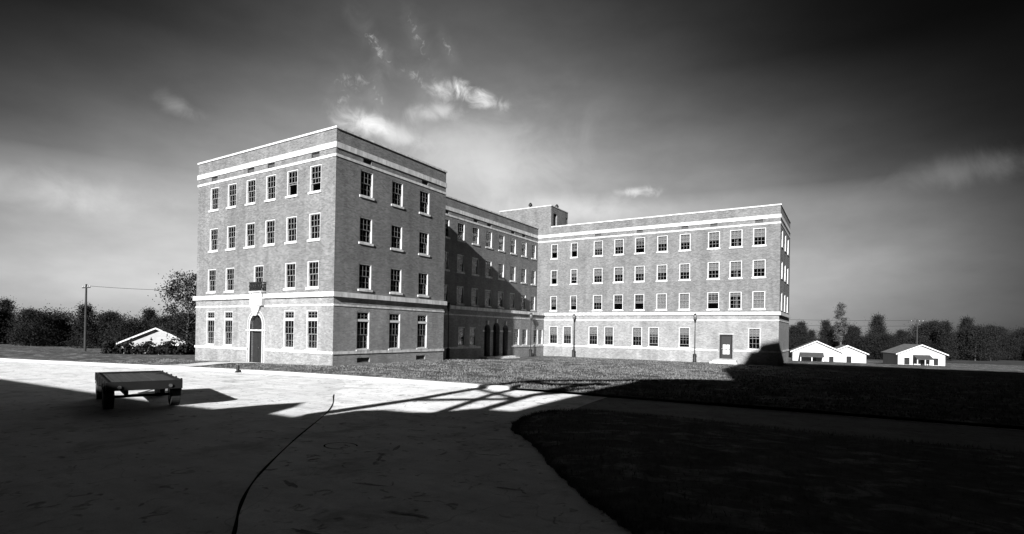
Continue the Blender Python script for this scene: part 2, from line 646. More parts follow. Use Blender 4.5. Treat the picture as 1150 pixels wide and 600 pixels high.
for i, ((x0, y0), (x1, y1)) in enumerate(zip(seam_s[18:-1], seam_s[19:])):
    d = Vector((x1 - x0, y1 - y0)).normalized(); n = Vector((-d.y, d.x))
    w0 = .022 + .006 * math.sin(i * .8) ; w1 = .022 + .006 * math.sin((i + 1) * .8)
    b.quad((x0 - n.x * w0, y0 - n.y * w0, .009), (x0 + n.x * w0, y0 + n.y * w0, .009), (x1 + n.x * w1, y1 + n.y * w1, .009), (x1 - n.x * w1, y1 - n.y * w1, .009))
tag(b.obj('tar_joint', MTAR), kind='structure')

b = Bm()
b.poly([(-7.55, 15.5, .008), (90, 15.5, .008), (90, 21, .008), (-8.1, kerb_y(-8.1), .008), (-7.9, 18, .008)])  # dark sheet over the road; its colour carries the deeper shade here
tag(b.obj('road_shade_sheet', mat('shade_dark_road', .13, .9, .25, .8, .012, 45, extra=road_extra)), kind='structure')

# kerb along the far lawn
b = Bm()
pts = []
for i in range(0, 460):
    x = -100 + i * .4
    pts.append((x, kerb_y(x)))
for k, ((x0, y0), (x1, y1)) in enumerate(zip(pts[:-1], pts[1:])):
    if x0 > -12.6: break
    h0 = .13 - .09 * sst(x0, -12, -8)
    h1 = .13 - .09 * sst(x1, -12, -8)
    W_ = .34 - .16 * sst(x0, -14, -10)
    A = [(x0, y0 - .02, -.1), (x0, y0, h0), (x0, y0 + W_, h0 + .01), (x0, y0 + W_, -.1)]
    B_ = [(x1, y1 - .02, -.1), (x1, y1, h1), (x1, y1 + W_, h1 + .01), (x1, y1 + W_, -.1)]
    for i in range(3):
        b.quad(A[i], B_[i], B_[i + 1], A[i + 1])
tag(b.obj('kerb', MKERB), kind='structure')
# walk to the arched door
b = Bm()
ys = [17.2 + (23.3 - 17.2) * i / 8 for i in range(9)]
for y0, y1 in zip(ys[:-1], ys[1:]):
    z0, z1 = max(gz(-36.1, y0), -.1) + .05, max(gz(-36.1, y1), -.1) + .05
    b.quad((-37.1, y0, z0), (-35.1, y0, z0), (-35.1, y1, z1), (-37.1, y1, z1))
tag(b.obj('path', MPATH), kind='structure')

# near kidney-shaped lawn
kid = [(-7.55, 12.41), (-7.1, 11.7), (-5.89, 10.54), (-4.59, 8.97), (-3.52, 7.78), (-2.84, 7.15), (-2.34, 6.67), (-1.3, 5.6), (0.2, 4.2), (2.5, 2.6), (6, 1.5), (14, 1), (30, 1),
       (55, 1), (55, 16.2), (30, 16.2), (12, 16.2), (4, 16.2), (-1.49, 16.16), (-4.34, 16.45), (-6.6, 16.3), (-7.7, 15.7), (-8.1, 14.8), (-8.05, 13.8), (-7.8, 12.9)]
def resample(P, n=6, jit=.05):
    out = []
    L = len(P)
    for i in range(L):
        p0, p1, p2, p3 = P[i - 1], P[i], P[(i + 1) % L], P[(i + 2) % L]
        far = math.dist(p1, p2) > 9 or math.dist(p0, p1) > 9 or math.dist(p2, p3) > 9
        for k in range(n):
            t = k / n
            if far:
                q = (p1[0] + (p2[0] - p1[0]) * t, p1[1] + (p2[1] - p1[1]) * t)
            else:
                q = tuple(.5 * (2 * p1[j] + (p2[j] - p0[j]) * t + (2 * p0[j] - 5 * p1[j] + 4 * p2[j] - p3[j]) * t * t + (3 * p1[j] - p0[j] - 3 * p2[j] + p3[j]) * t ** 3) for j in (0, 1))
            out.append((q[0] + rng.uniform(-jit, jit), q[1] + rng.uniform(-jit, jit)))
    return out
kid_s = resample(kid)
cx, cy = 8, 9
bm = bmesh.new()
rings = []
for f, h in ((1, .006), (.985, .05), (.95, .09), (.8, .12), (.4, .14)):
    rings.append([bm.verts.new((cx + (x - cx) * f, cy + (y - cy) * f, h)) for x, y in kid_s])
n = len(kid_s)
for A, B_ in zip(rings[:-1], rings[1:]):
    for i in range(n):
        bm.faces.new((A[i], A[(i + 1) % n], B_[(i + 1) % n], B_[i]))
bm.faces.new(rings[-1])
bmesh.ops.recalc_face_normals(bm, faces=bm.faces)
me = bpy.data.meshes.new('island_lawn'); bm.to_mesh(me); bm.free()
me.polygons.foreach_set('use_smooth', [True] * len(me.polygons))
me.materials.append(MLAWN)
isl = bpy.data.objects.new('island_lawn', me); COL.objects.link(isl)
tag(isl, kind='structure')


def in_poly(x, y, P):
    c = False; j = len(P) - 1
    for i in range(len(P)):
        if (P[i][1] > y) != (P[j][1] > y) and x < (P[j][0] - P[i][0]) * (y - P[i][1]) / (P[j][1] - P[i][1]) + P[i][0]:
            c = not c
        j = i
    return c


def blades(name, pts, hmin, hmax, w, m):
    """pts Nx3 -> one mesh of bent grass blades"""
    N = len(pts)
    ang = nr.uniform(0, 2 * math.pi, N); h = nr.uniform(hmin, hmax, N)
    lean = nr.normal(0, .45, (N, 2)) * h[:, None]
    dx, dy = np.cos(ang) * w, np.sin(ang) * w
    V = np.zeros((N, 3, 3), dtype=np.float32)
    V[:, 0] = pts; V[:, 0, 0] -= dx; V[:, 0, 1] -= dy; V[:, 0, 2] -= .01
    V[:, 1] = pts; V[:, 1, 0] += dx; V[:, 1, 1] += dy; V[:, 1, 2] -= .01
    V[:, 2] = pts; V[:, 2, 0] += lean[:, 0]; V[:, 2, 1] += lean[:, 1]; V[:, 2, 2] += h
    me = bpy.data.meshes.new(name)
    me.vertices.add(N * 3); me.loops.add(N * 3); me.polygons.add(N)
    me.vertices.foreach_set('co', V.ravel())
    me.loops.foreach_set('vertex_index', np.arange(N * 3, dtype=np.int32))
    me.polygons.foreach_set('loop_start', np.arange(0, N * 3, 3, dtype=np.int32))
    me.polygons.foreach_set('loop_total', np.full(N, 3, dtype=np.int32))
    me.update(); me.validate()
    me.materials.append(m)
    o = bpy.data.objects.new(name, me); COL.objects.link(o)
    return o


P_ = []
while len(P_) < 56000:
    x, y = rng.uniform(-44, 14), 0
    k = kerb_y(x) + .25
    y = k + (58.3 - k) * rng.random() ** 1.3
    if (y > 23.5 and x < -27.9) or (y > 34.6 and x < -31.6) : continue
    if -37.1 < x < -35.1 and y < 23.6: continue
    # patchy growth
    if math.sin(x * 1.9 + math.sin(y * 1.3) * 2) * math.sin(y * 1.1 + x * .4) < -.35 and rng.random() < .6: continue
    if math.sin(x * .8 + math.cos(y * .6) * 3) * math.cos(y * .5 + x * .9) > .45 and rng.random() < .75: continue
    P_.append((x, y, gz(x, y) + .02 * math.sin(x * .7) * math.sin(y * .5)))
tag(blades('grass', np.array(P_), .04, .11, .022, MGRASS), 'short patchy sunlit grass on the lawn in front of the brick building', 'grass', kind='stuff')
P_ = []
for i in range(9000):       # ragged edge of the island
    k = rng.randrange(len(kid_s)); (x0, y0), (x1, y1) = kid_s[k], kid_s[(k + 1) % len(kid_s)]
    if x0 > 12: continue
    t = rng.random(); d = abs(rng.gauss(0, .12))
    x, y = x0 + (x1 - x0) * t, y0 + (y1 - y0) * t
    f = 1 - (d - .03) / max(1, math.hypot(x - cx, y - cy))
    P_.append((cx + (x - cx) * f, cy + (y - cy) * f, .01))
for i in range(26000):
    x, y = rng.uniform(-8, 10), rng.uniform(2, 16)
    if in_poly(x, y, kid): P_.append((x, y, .09))
tag(blades('grass', np.array(P_), .04, .12, .008, MGRASS), 'shaded dark grass of the rounded island bed beside the road', 'grass', kind='stuff')

# ------------------------------------------------------------------ the hospital
bld = empty('hospital_building', (-28, 40, -.2), 'large four storey brick hospital with three joined wings and white stone bands', 'building')
TOP = 15.36


def facade(kind, plane, s0, s1, z0, z1, holes, m, depth=.24, arches=()):
    """kind 'y': wall in plane y=plane facing -y, s = x. kind 'x': wall in plane x=plane facing +x, s = y.
       holes: (s0,s1,z0,z1). arches: (s0,s1,z0,z1) round-headed."""
    b = Bm()
    def P(s, z, d=0.):
        return (s, plane + d, z) if kind == 'y' else (plane - d, s, z)
    allh = list(holes) + list(arches)
    S = sorted({s0, s1} | {h[0] for h in allh} | {h[1] for h in allh})
    Z = sorted({z0, z1} | {h[2] for h in allh} | {h[3] for h in allh})
    S = [s for s in S if s0 <= s <= s1]; Z = [z for z in Z if z0 <= z <= z1]
    for a, c in zip(S[:-1], S[1:]):
        # merge vertical runs
        run = None
        for e, f in zip(Z[:-1], Z[1:]):
            ms, mz = (a + c) / 2, (e + f) / 2
            inside = any(h[0] < ms < h[1] and h[2] < mz < h[3] for h in allh)
            if inside:
                if run: b.quad(P(a, run[0]), P(c, run[0]), P(c, run[1]), P(a, run[1])); run = None
            else:
                run = (run[0], f) if run else (e, f)
        if run: b.quad(P(a, run[0]), P(c, run[0]), P(c, run[1]), P(a, run[1]))
    for h in holes:
        a, c, e, f = h
        b.quad(P(a, e), P(a, f), P(a, f, depth), P(a, e, depth))
        b.quad(P(c, f), P(c, e), P(c, e, depth), P(c, f, depth))
        b.quad(P(a, f), P(c, f), P(c, f, depth), P(a, f, depth))
        b.quad(P(c, e), P(a, e), P(a, e, depth), P(c, e, depth))
    for h in arches:
        a, c, e, f = h
        r = (c - a) / 2; sc = (a + c) / 2; zs = f - r; N = 12
        arc = [(sc - r * math.cos(math.pi * i / N), zs + r * math.sin(math.pi * i / N)) for i in range(N + 1)]
        for i in range(N):
            (p, q), (p2, q2) = arc[i], arc[i + 1]
            b.quad(P(p, q), P(p2, q2), P(p2, f), P(p, f))
            b.quad(P(p, q), P(p, q, depth), P(p2, q2, depth), P(p2, q2))
        b.quad(P(a, e), P(a, zs), P(a, zs, depth), P(a, e, depth))
        b.quad(P(c, zs), P(c, e), P(c, e, depth), P(c, zs, depth))
    return b.obj('wall', m, bld, recalc=False)


WX = .56    # half width of a standard opening
ZR = {4: (11.55, 13.28), 3: (8.40, 10.12), 2: (5.24, 6.98)}
wins = []    # (kind, plane, s, hw, z0, z1, type, drop, open)


def add(kind, plane, s, hw, z0, z1, typ='std', drop=.5, opn=0.):
    wins.append((kind, plane, s, hw, z0, z1, typ, drop, opn))
    return (s - hw, s + hw, z0, z1)


YA, XB, YB, XP, YC, XR, YRB = 23.57, -27.99, 34.69, -32.94, 58.98, -5.86, 68.95
XG, YG = -31.69, 58.56
XL = -44.03
# near wing, front
H = []
Acol = [-41.74, -39.42, -37.05, -34.72, -32.36, -29.97]
for fl, drops, opens in ((4, (.3, .3, .35, .3, .55, .62), (0, 0, 0, 0, .42, .3)), (3, (.2, .35, .3, .3, .35, .9), (0,) * 6)):
    for s, d, o in zip(Acol, drops, opens): H.append(add('y', YA, s, WX, *ZR[fl], drop=d, opn=o))
for s, d in ((-41.9, .3), (-39.5, .4), (-35.96, .2), (-32.4, .4), (-30.05, .45)): H.append(add('y', YA, s, WX, *ZR[2], drop=d))
for s, d in ((-41.97, .3), (-39.6, .5), (-32.45, .6), (-30.05, .6)): H.append(add('y', YA, s, WX, 1.18, 3.74, 'transom', d))
ventsA = [(-42.15, -41.35, 13.79, 14.11), (-37.5, -36.7, 13.79, 14.11), (-35.12, -34.32, 13.79, 14.11), (-30.4, -29.6, 13.79, 14.11)]
DA = (-36.1 - .72, -36.1 + .72, .05, 3.5)
facade('y', YA, XL, XB, 4.75, TOP, [h for h in H if h[2] > 4.8] + ventsA, MB)
facade('y', YA, XL, XB, -1.2, 4.75, [h for h in H if h[2] < 4.8], MB2, arches=[DA])
# near wing, side
H = []
Bcol = [26.2, 29.16, 32.13]
for fl in (4, 3, 2):
    for i, s in enumerate(Bcol): H.append(add('x', XB, s, WX, *ZR[fl], drop=rng.choice((0, 0, .15, .3)) if fl != 2 else .45))
for s in (26.1, 29.1, 32.1): H.append(add('x', XB, s, WX, 1.18, 3.74, 'transom', .2))
ventsB = [(25.85, 26.6, 13.79, 14.11), (31.77, 32.5, 13.79, 14.11)]
base_vents = [(25.6, 26.75, .30, .62), (31.45, 32.5, .30, .62)]
facade('x', XB, YA, YB, 4.75, TOP, [h for h in H if h[2] > 4.8] + ventsB, MB)
facade('x', XB, YA, YB, -1.2, 4.75, [h for h in H if h[2] < 4.8] + base_vents, MB2)
# middle wing
H = []
Pcol = [38.45, 40.9, 43.35, 45.82, 48.27, 50.75, 53.22, 55.68, 58.0]
for fl in (4, 3, 2):
    for i, s in enumerate(Pcol): H.append(add('x', XP, s, .56 if s < 57 else .52, *ZR[fl], drop=rng.choice((0, 0, 0, .3))))
ventsP = [(40.6, 41.35, 13.79, 14.11), (45.4, 46.15, 13.79, 14.11), (47.87, 48.65, 13.79, 14.11), (52.7, 53.45, 13.79, 14.11), (55.15, 55.9, 13.79, 14.11)]
facade('x', XP, YB, YC, 4.5, TOP, H + ventsP, MB)
H = []
for s, hw in ((42.04, .52), (43.88, .52), (52.2, .55), (54.03, .55), (56.55, .5), (57.85, .45)):
    H.append(add('x', XG, s, hw, 1.10, 2.93, drop=0))
ARC = [(46.38 - .52, 46.38 + .52, -.02, 3.3), (48.07 - .62, 48.07 + .62, -.02, 3.5), (49.86 - .52, 49.86 + .52, -.02, 3.3)]
facade('x', XG, YB, YG, -1.5, 4.75, H, MB2, arches=ARC, depth=.45)
# far wing
H = []
Ccol = [(-30.63, .44), (-27.98, .44), (-24.92, .56), (-22.4, .56), (-19.95, .56), (-17.45, .56), (-15.02, .56), (-12.08, .58), (-9.92, .58), (-7.74, .58)]
dr = {4: (.56, .5, .52, .55, .5, .53, .52, .6, .5, .5), 3: (.55, .52, .5, .5, .5, .5, .5, .52, .52, .52), 2: (.62, .62, .55, .6, .6, .95, .95, .68, .25, .93)}
op = {4: (.42, .42, 0, 0, .3, 0, 0, 0, 0, 0), 3: (.42, .2, 0, 0, 0, 0, 0, 0, 0, 0), 2: (.28, .3, 0, .4, .4, 0, 0, .35, 0, 0)}
for fl in (4, 3, 2):
    for (s, hw), d, o in zip(Ccol, dr[fl], op[fl]): H.append(add('y', YC, s, hw, *ZR[fl], typ='std' if hw > .5 else 'narrow', drop=d, opn=o))
ventsC = [(-25.35, -24.6, 13.79, 14.11), (-20.35, -19.65, 13.79, 14.11), (-15.4, -14.7, 13.79, 14.11), (-12.45, -11.75, 13.79, 14.11), (-8.15, -7.45, 13.79, 14.11)]
facade('y', YC, -42, XR, 4.5, TOP, H + ventsC, MB)
H = []
for s, d, o in ((-30.39, .45, 0), (-28.54, .45, 0), (-25.22, .45, 0), (-23.3, .45, 0), (-20.0, .47, 0), (-18.14, .47, .12), (-14.85, .45, .12), (-8.04, .45, 0)):
    H.append(add('y', YG, s, .56, 1.20, 3.32, drop=d, opn=o))
DC = (-11.3, -10.05, .18, 2.65)
facade('y', YG, XG, XR, -1.5, 4.75, H + [DC], MB2)
# far wing, end wall
H = []
for fl in (4, 3, 2):
    for s in (60.8, 63.85, 66.75): H.append(add('x', XR, s, .56, *ZR[fl], drop=.3))
facade('x', XR, YC, YRB, 4.75, TOP, H, MB)
facade('x', XR, YG, YRB, -1.5, 4.75, [], MB2)
# plain outer walls away from the camera
b = Bm()
b.quad((XL, YB, -1.2), (XL, YA, -1.2), (XL, YA, TOP), (XL, YB, TOP))
b.quad((XB, YB, -1.2), (XL, YB, -1.2), (XL, YB, TOP), (XB, YB, TOP))
b.quad((-42, YC, -1.5), (-42, YB + .01, -1.5), (-42, YB + .01, TOP - .01), (-42, YC, TOP - .01))
b.quad((-42, YRB, -1.5), (-42, YC, -1.5), (-42, YC, TOP), (-42, YRB, TOP))
b.quad((XR, YRB, -1.5), (-42, YRB, -1.5), (-42, YRB, TOP), (XR, YRB, TOP))
b.obj('wall', MB, bld, recalc=False)
b = Bm()
b.quad((XL, YA, TOP - .25), (XB, YA, TOP - .25), (XB, YB, TOP - .25), (XL, YB, TOP - .25))
b.quad((-42, YB + .02, TOP - .25), (XP, YB + .02, TOP - .25), (XP, YC, TOP - .25), (-42, YC, TOP - .25))
b.quad((-42, YC, TOP - .25), (XR, YC, TOP - .25), (XR, YRB, TOP - .25), (-42, YRB, TOP - .25))
b.quad((XP - .05, YB, 4.72), (XG, YB, 4.72), (XG, YG, 4.72), (XP - .05, YG, 4.72))
b.quad((XP - .05, YG, 4.72), (XR, YG, 4.72), (XR, YC + .05, 4.72), (XP - .05, YC + .05, 4.72))
b.obj('roof', MROOF, bld, recalc=False)
# floors and spine walls inside, so that the windows look into dark rooms
b = Bm()
for z in (.4, 4.45, 7.65, 10.8, 14.3):
    b.box(XL + .3, XB - .3, YA + .3, YB - .3, z, z + .2)
    b.box(-41.8, XP - .3, YB + .3, YC + .3, z, z + .2)
    b.box(-41.8, XR - .3, YC + .35, YRB - .3, z, z + .2)
b.obj('floor_slab', MIN, bld)
b = Bm()
b.box(XL + .3, XB - 4, 28.2, 28.35, 0, 14.9)
b.box(XB - 4.1, XB - 3.9, YA + .3, YB - .3, 0, 14.9)
b.box(-37, -36.85, YB + .3, YC + .3, 0, 14.9)
b.box(-41.8, XR - 4, 63.2, 63.35, 0, 14.9)
b.box(XR - 4.1, XR - 3.95, YC + .3, YRB - .3, 0, 14.9)
for x in (-40.6, -38.2, -34.2, -31.2): b.box(x, x + .1, YA + .3, 28.2, 0, 14.9)
for y in (27.7, 30.6): b.box(XB - 3.9, XB - .3, y, y + .1, 0, 14.9)
for y in (39.7, 44.6, 49.5, 54.5): b.box(-36.9, XP - .3, y, y + .1, 0, 14.9)
for x in (-29.3, -26.4, -21.2, -16.2, -13.6, -9.0): b.box(x, x + .1, YC + .3, 63.2, 0, 14.9)
b.obj('partition', MIN, bld)


# --- stone trim
def strip(b, kind, plane, s0, s1, z0, z1, proj, inset=.06):
    if kind == 'y': b.box(s0, s1, plane - proj, plane + inset, z0, z1)
    else: b.box(plane - inset, plane + proj, s0, s1, z0, z1)


def ring(name, z0, z1, p, m, lower=False, gap=None):
    i = .06
    b = Bm()
    strip(b, 'y', YA, XL - p, XB + p, z0, z1, p)
    strip(b, 'x', XB, YA + i, YB + p, z0, z1, p)
    strip(b, 'x', XL, YA + i, YB, z0, z1, -.0 + .06 if False else .06, p)
    b.obj(name, m, bld)
    b = Bm()
    if not lower:
        strip(b, 'x', XP, YB + (0 if p < .1 else .0), YC - p, z0, z1, p)
        strip(b, 'y', YC, (XP - .1) if name != 'coping' else -31.08, XR + p, z0, z1, p)
    else:
        if gap:
            strip(b, 'x', XG, YB, gap[0], z0, z1, p); strip(b, 'x', XG, gap[1], YG - p, z0, z1, p)
            strip(b, 'y', YG, XG - .1, gap[2], z0, z1, p); strip(b, 'y', YG, gap[3], XR + p, z0, z1, p)
        else:
            strip(b, 'x', XG, YB, YG - p, z0, z1, p)
            strip(b, 'y', YG, XG - .1, XR + p, z0, z1, p)
    strip(b, 'x', XR, (YG if lower else YC) + i, YRB, z0, z1, p)
    b.obj(name, m, bld)


ring('coping', TOP, TOP + .13, .07, MST)
ring('upper_stone_band', 14.14, 14.50, .06, MST)
ring('upper_string_course', 13.58, 13.75, .04, MST)
ring('ledge', 4.60, 4.92, .18, MST, True)
ring('lower_string_course', 4.02, 4.14, .035, MST, True)
# water table, broken at the doors
b = Bm()
strip(b, 'y', YA, XL - .05, DA[0] - .25, .90, 1.08, .05); b.obj('water_table', MST, bld)
b = Bm()
strip(b, 'y', YA, DA[1] + .25, XB + .05, .90, 1.08, .05)
strip(b, 'x', XB, YA + .06, YB + .05, .90, 1.08, .05)
b.obj('water_table', MST, bld)
b = Bm()
strip(b, 'x', XG, YB + .05, 45.2, .86, 1.04, .05); b.obj('water_table', MST, bld)
b = Bm()
strip(b, 'x', XG, 51.0, YG - .05, .86, 1.04, .05)
strip(b, 'y', YG, XG - .1, DC[0] - .14, .92, 1.10, .05); b.obj('water_table', MST, bld)
b = Bm()
strip(b, 'y', YG, DC[1] + .14, XR + .05, .92, 1.10, .05)
strip(b, 'x', XR, YG + .06, YRB, .92, 1.10, .05)
b.obj('water_table', MST, bld)

# --- windows
WM = {}


def win_mesh(key, fn):
    if key not in WM: WM[key] = fn()
    return WM[key]


def frame_mesh(hw, h, typ, depth):
    b = Bm()
    t = .052; y0, y1 = .02, depth
    b.box(-hw, -hw + t, y0, y1, 0, h); b.box(hw - t, hw, y0, y1, 0, h)
    b.box(-hw + t, hw - t, y0, y1, h - t, h); b.box(-hw + t, hw - t, y0, y1, 0, .05)
    if typ == 'transom': b.box(-hw + t, hw - t, y0, y1 - .01, h * .735, h * .735 + .15)
    return b.mesh('window', MWH)


def sash_mesh(hw, z0, z1, y, cols, rows, m=None):
    b = Bm()
    t = .045; a = hw - .052; g = .024
    b.box(-a, -a + t, y, y + .04, z0, z1); b.box(a - t, a, y, y + .04, z0, z1)
    b.box(-a + t, a - t, y, y + .04, z1 - t, z1); b.box(-a + t, a - t, y, y + .04, z0, z0 + t)
    for i in range(1, cols):
        x = -a + t + (2 * a - 2 * t) * i / cols
        b.box(x - g / 2, x + g / 2, y + .005, y + .03, z0 + t, z1 - t)
    for j in range(1, rows):
        z = z0 + t + (z1 - z0 - 2 * t) * j / rows
        b.box(-a + t, a - t, y + .004, y + .031, z - g / 2, z + g / 2)
    return b.mesh('sash', m or MSASH)


def sheet(hw, z0, z1, y, name, m, th=.006):
    b = Bm(); b.box(-hw, hw, y, y + th, z0, z1)
    return b.mesh(name, m)


def mk(name, me, parent, loc=(0, 0, 0)):
    o = bpy.data.objects.new(name, me); COL.objects.link(o); o.parent = parent; o.location = loc
    return o


wc = random.Random(5)
for (kind, plane, s, hw, z0, z1, typ, drop, opn) in wins:
    h = z1 - z0; dp = .24
    fr = mk({'std': 'window', 'narrow': 'narrow_window', 'transom': 'transom_window'}[typ], win_mesh(('f', hw, round(h, 2), typ), lambda: frame_mesh(hw, h, typ, dp)), bld)
    fr.matrix_parent_inverse = Matrix.Translation(bld.location).inverted()
    if kind == 'y': fr.location = (s, plane, z0)
    else:
        fr.location = (plane, s, z0); fr.rotation_euler = (0, 0, R(90))
    hh = h * .735 if typ == 'transom' else h - .052
    cols = 2 if hw < .5 else 3
    mid = .05 + (hh - .05) / 2
    lh = mid - .05
    up_ = mk('sash', win_mesh(('u', hw, round(hh, 2)), lambda: sash_mesh(hw, mid, hh, 0.075, cols, 2)), fr)
    # lower sash slides up when open
    lo = mk('sash', win_mesh(('l', hw, round(hh, 2)), lambda: sash_mesh(hw, .05, mid + .04, 0.12, cols, 2)), fr, (0, 0, opn * hh))
    a = hw - .056
    mk('pane', win_mesh(('pu', hw, round(hh, 2)), lambda: sheet(a, mid, hh, .091, 'pane', MGL)), fr)
    pl = mk('pane', win_mesh(('pl', hw, round(hh, 2)), lambda: sheet(a, .06, mid + .03, .137, 'pane', MGL)), fr, (0, 0, opn * hh))
    if typ == 'transom':
        tz = h * .735 + .15
        mk('sash', win_mesh(('t', hw, round(h, 2)), lambda: sash_mesh(hw, tz, h - .075, .075, 3, 2)), fr)
        mk('pane', win_mesh(('pt', hw, round(h, 2)), lambda: sheet(a, tz, h - .08, .091, 'pane', MGL)), fr)
    bm_ = MBL
    if kind == 'y' and plane == YA:
        bm_ = MBLD if wc.random() < .75 else MBL
        drop = max(drop, .5) if opn > 0 else wc.choice((.55, .9, .97, .97))
    if drop > .02:
        q = round(min(.98, drop + wc.uniform(-.06, .06)), 2)
        mk('blind', win_mesh(('b', hw, round(hh, 2), q, bm_.name), lambda: sheet(a - .01, hh - (hh - .05) * q, hh, .2, 'blind', bm_)), fr)
    if not (typ == 'transom'):
        b_ = win_mesh(('s', hw), lambda: Bm().box(-hw - .09, hw + .09, -.07, .1, -.14, -.001).mesh('sill', MST))
    else:
        b_ = win_mesh(('s2', hw), lambda: Bm().box(-hw - .05, hw + .05, -.06, .1, -.10, -.001).mesh('sill', MST))
    mk('sill', b_, fr)

# louvred vents under the parapet and in the base
def vents(lst, kind, plane, m=None):
    for a, c, e, f in lst:
        b = Bm(); n = 4
        for i in range(n):
            z = e + (f - e) * (i + .15) / n
            if kind == 'y': b.box(a + .01, c - .01, plane + .12, plane + .17, z, z + (f - e) / n * .6)
            else: b.box(plane - .17, plane - .12, a + .01, c - .01, z, z + (f - e) / n * .6)
        if kind == 'y': b.box(a, c, plane + .2, plane + .22, e, f)
        else: b.box(plane - .22, plane - .2, a, c, e, f)
        b.obj('vent', m or MVENT, bld)
vents(ventsA, 'y', YA, MVENTL); vents(ventsB, 'x', XB); vents(base_vents, 'x', XB); vents(ventsP, 'x', XP); vents(ventsC, 'y', YC, MVENTL)

# arched front door of the near wing
def arch_trim(kind, plane, s0, s1, z0, zt, w, p, m, name='arch_trim'):
    b = Bm(); r = (s1 - s0) / 2; sc = (s0 + s1) / 2; zs = zt - r; N = 14
    def P(s, z, d): return (s, plane - d, z) if kind == 'y' else (plane + d, s, z)
    inner = [(s0, z0)] + [(sc - r * math.cos(math.pi * i / N), zs + r * math.sin(math.pi * i / N)) for i in range(N + 1)] + [(s1, z0)]
    R2 = r + w
    outer = [(s0 - w, z0)] + [(sc - R2 * math.cos(math.pi * i / N), zs + R2 * math.sin(math.pi * i / N)) for i in range(N + 1)] + [(s1 + w, z0)]
    for i in range(len(inner) - 1):
        a, c, e, f = inner[i], inner[i + 1], outer[i + 1], outer[i]
        b.quad(P(*a, p), P(*c, p), P(*e, p), P(*f, p))
        b.quad(P(*a, -.05), P(*a, p), P(*c, p), P(*c, -.05)) if False else b.quad(P(*a, p), P(*a, -.1), P(*c, -.1), P(*c, p))
        b.quad(P(*f, p), P(*e, p), P(*e, -.02), P(*f, -.02))
    return b.obj(name, m, bld)
arch_trim('y', YA, DA[0], DA[1], DA[2], DA[3], .09, .04, MST)
arch_trim('y', YA, DA[0] - .25, DA[1] + .25, DA[2], DA[3] + .25, .05, .03, MST)
b = Bm(); b.box(DA[0] - .45, DA[1] + .45, YA - .07, YA + .05, 2.30, 2.40); b.obj('impost', MST, bld)
dr_ = Bm()
dr_.box(DA[0] + .02, -36.1 - .01, YA + .24, YA + .3, .05, 2.3); dr_.box(-36.1 + .01, DA[1] - .02, YA + .24, YA + .3, .05, 2.3)
for x in (-36.45, -35.75):
    for z in (.35, 1.35): dr_.box(x - .22, x + .22, YA + .225, YA + .24, z, z + .75)
    # raised panels
door = dr_.obj('door', mat('weathered_oak_door', .020, .7, .2, 6., spec=.1), bld)
b = Bm(); b.tube((-36.06, YA + .2, 1.1), (-36.06, YA + .24, 1.1), .03); b.tube((-36.06, YA + .17, 1.1), (-36.06, YA + .21, 1.1), .045)
hd = b.obj('handle', MVENT); hd.parent = door; hd.matrix_parent_inverse = Matrix.Translation(bld.location).inverted(); hd.matrix_parent_inverse = Matrix.Identity(4)
b = Bm(); fan = [(-36.1 + .7 * math.cos(math.pi * i / 12), 2.78 + .7 * math.sin(math.pi * i / 12)) for i in range(13)]
b.poly([(x, YA + .26, z) for x, z in fan]); b.box(DA[0], DA[1], YA + .2, YA + .3, 2.3, 2.42)
for k in range(1, 4):
    a = math.pi * k / 4; b.tube((-36.1, YA + .25, 2.78), (-36.1 + .7 * math.cos(a), YA + .25, 2.78 + .7 * math.sin(a)), .02, n=6)
b.quad((DA[0], YA + .26, 2.42), (DA[1], YA + .26, 2.42), (DA[1], YA + .26, 2.78), (DA[0], YA + .26, 2.78))
b.obj('fanlight', MDOOR, bld)
# carved stone panel and keystone above the door, balconette with iron rail
b = Bm()
b.box(-36.55, -35.15, YA - .26, YA + .05, 4.10, 5.02)
b.prism([(-36.62, 4.10), (-35.48, 4.10), (-35.62, 3.86), (-35.78, 3.62), (-35.9, 3.40), (-36.2, 3.40), (-36.32, 3.62), (-36.48, 3.86)], 'y', YA - .16, YA + .03)
b.box(-36.46, -35.0, YA - .40, YA + .05, 5.02, 5.12)
for x in (-36.5, -35.3): b.prism([(YA - .36, 5.02), (YA - .25, 5.02), (YA - .25, 4.7)], 'x', x + .05, x + .2)
b.tube((-36.05, YA - .30, 4.55), (-36.05, YA - .25, 4.55), .28, n=14)
b.obj('stone_balcony', MST, bld)
b = Bm()
yr = YA - .37
for x in [-36.42 + i * .085 for i in range(17)]: b.box(x, x + .035, yr - .015, yr + .015, 5.12, 5.72)
b.box(-36.45, -35.01, yr - .025, yr + .025, 5.70, 5.76); b.box(-36.45, -35.01, yr - .02, yr + .02, 5.2, 5.24)
for x in (-36.45, -35.05):
    for k in range(4): b.box(x, x + .035, yr + .07 + k * .08, yr + .10 + k * .08, 5.12, 5.72)
    b.box(x - .005, x + .045, yr, YA, 5.70, 5.755)
for x in (-36.3, -36.02, -35.73, -35.45, -35.16):      # scrolls
    for k in range(8):
        a0, a1 = k * math.pi / 4, (k + 1) * math.pi / 4
        b.tube((x + .11 * math.cos(a0), yr - .02, 5.46 + .16 * math.sin(a0)), (x + .11 * math.cos(a1), yr - .02, 5.46 + .16 * math.sin(a1)), .02, n=5)
b.obj('balcony_railing', MIRON, bld)

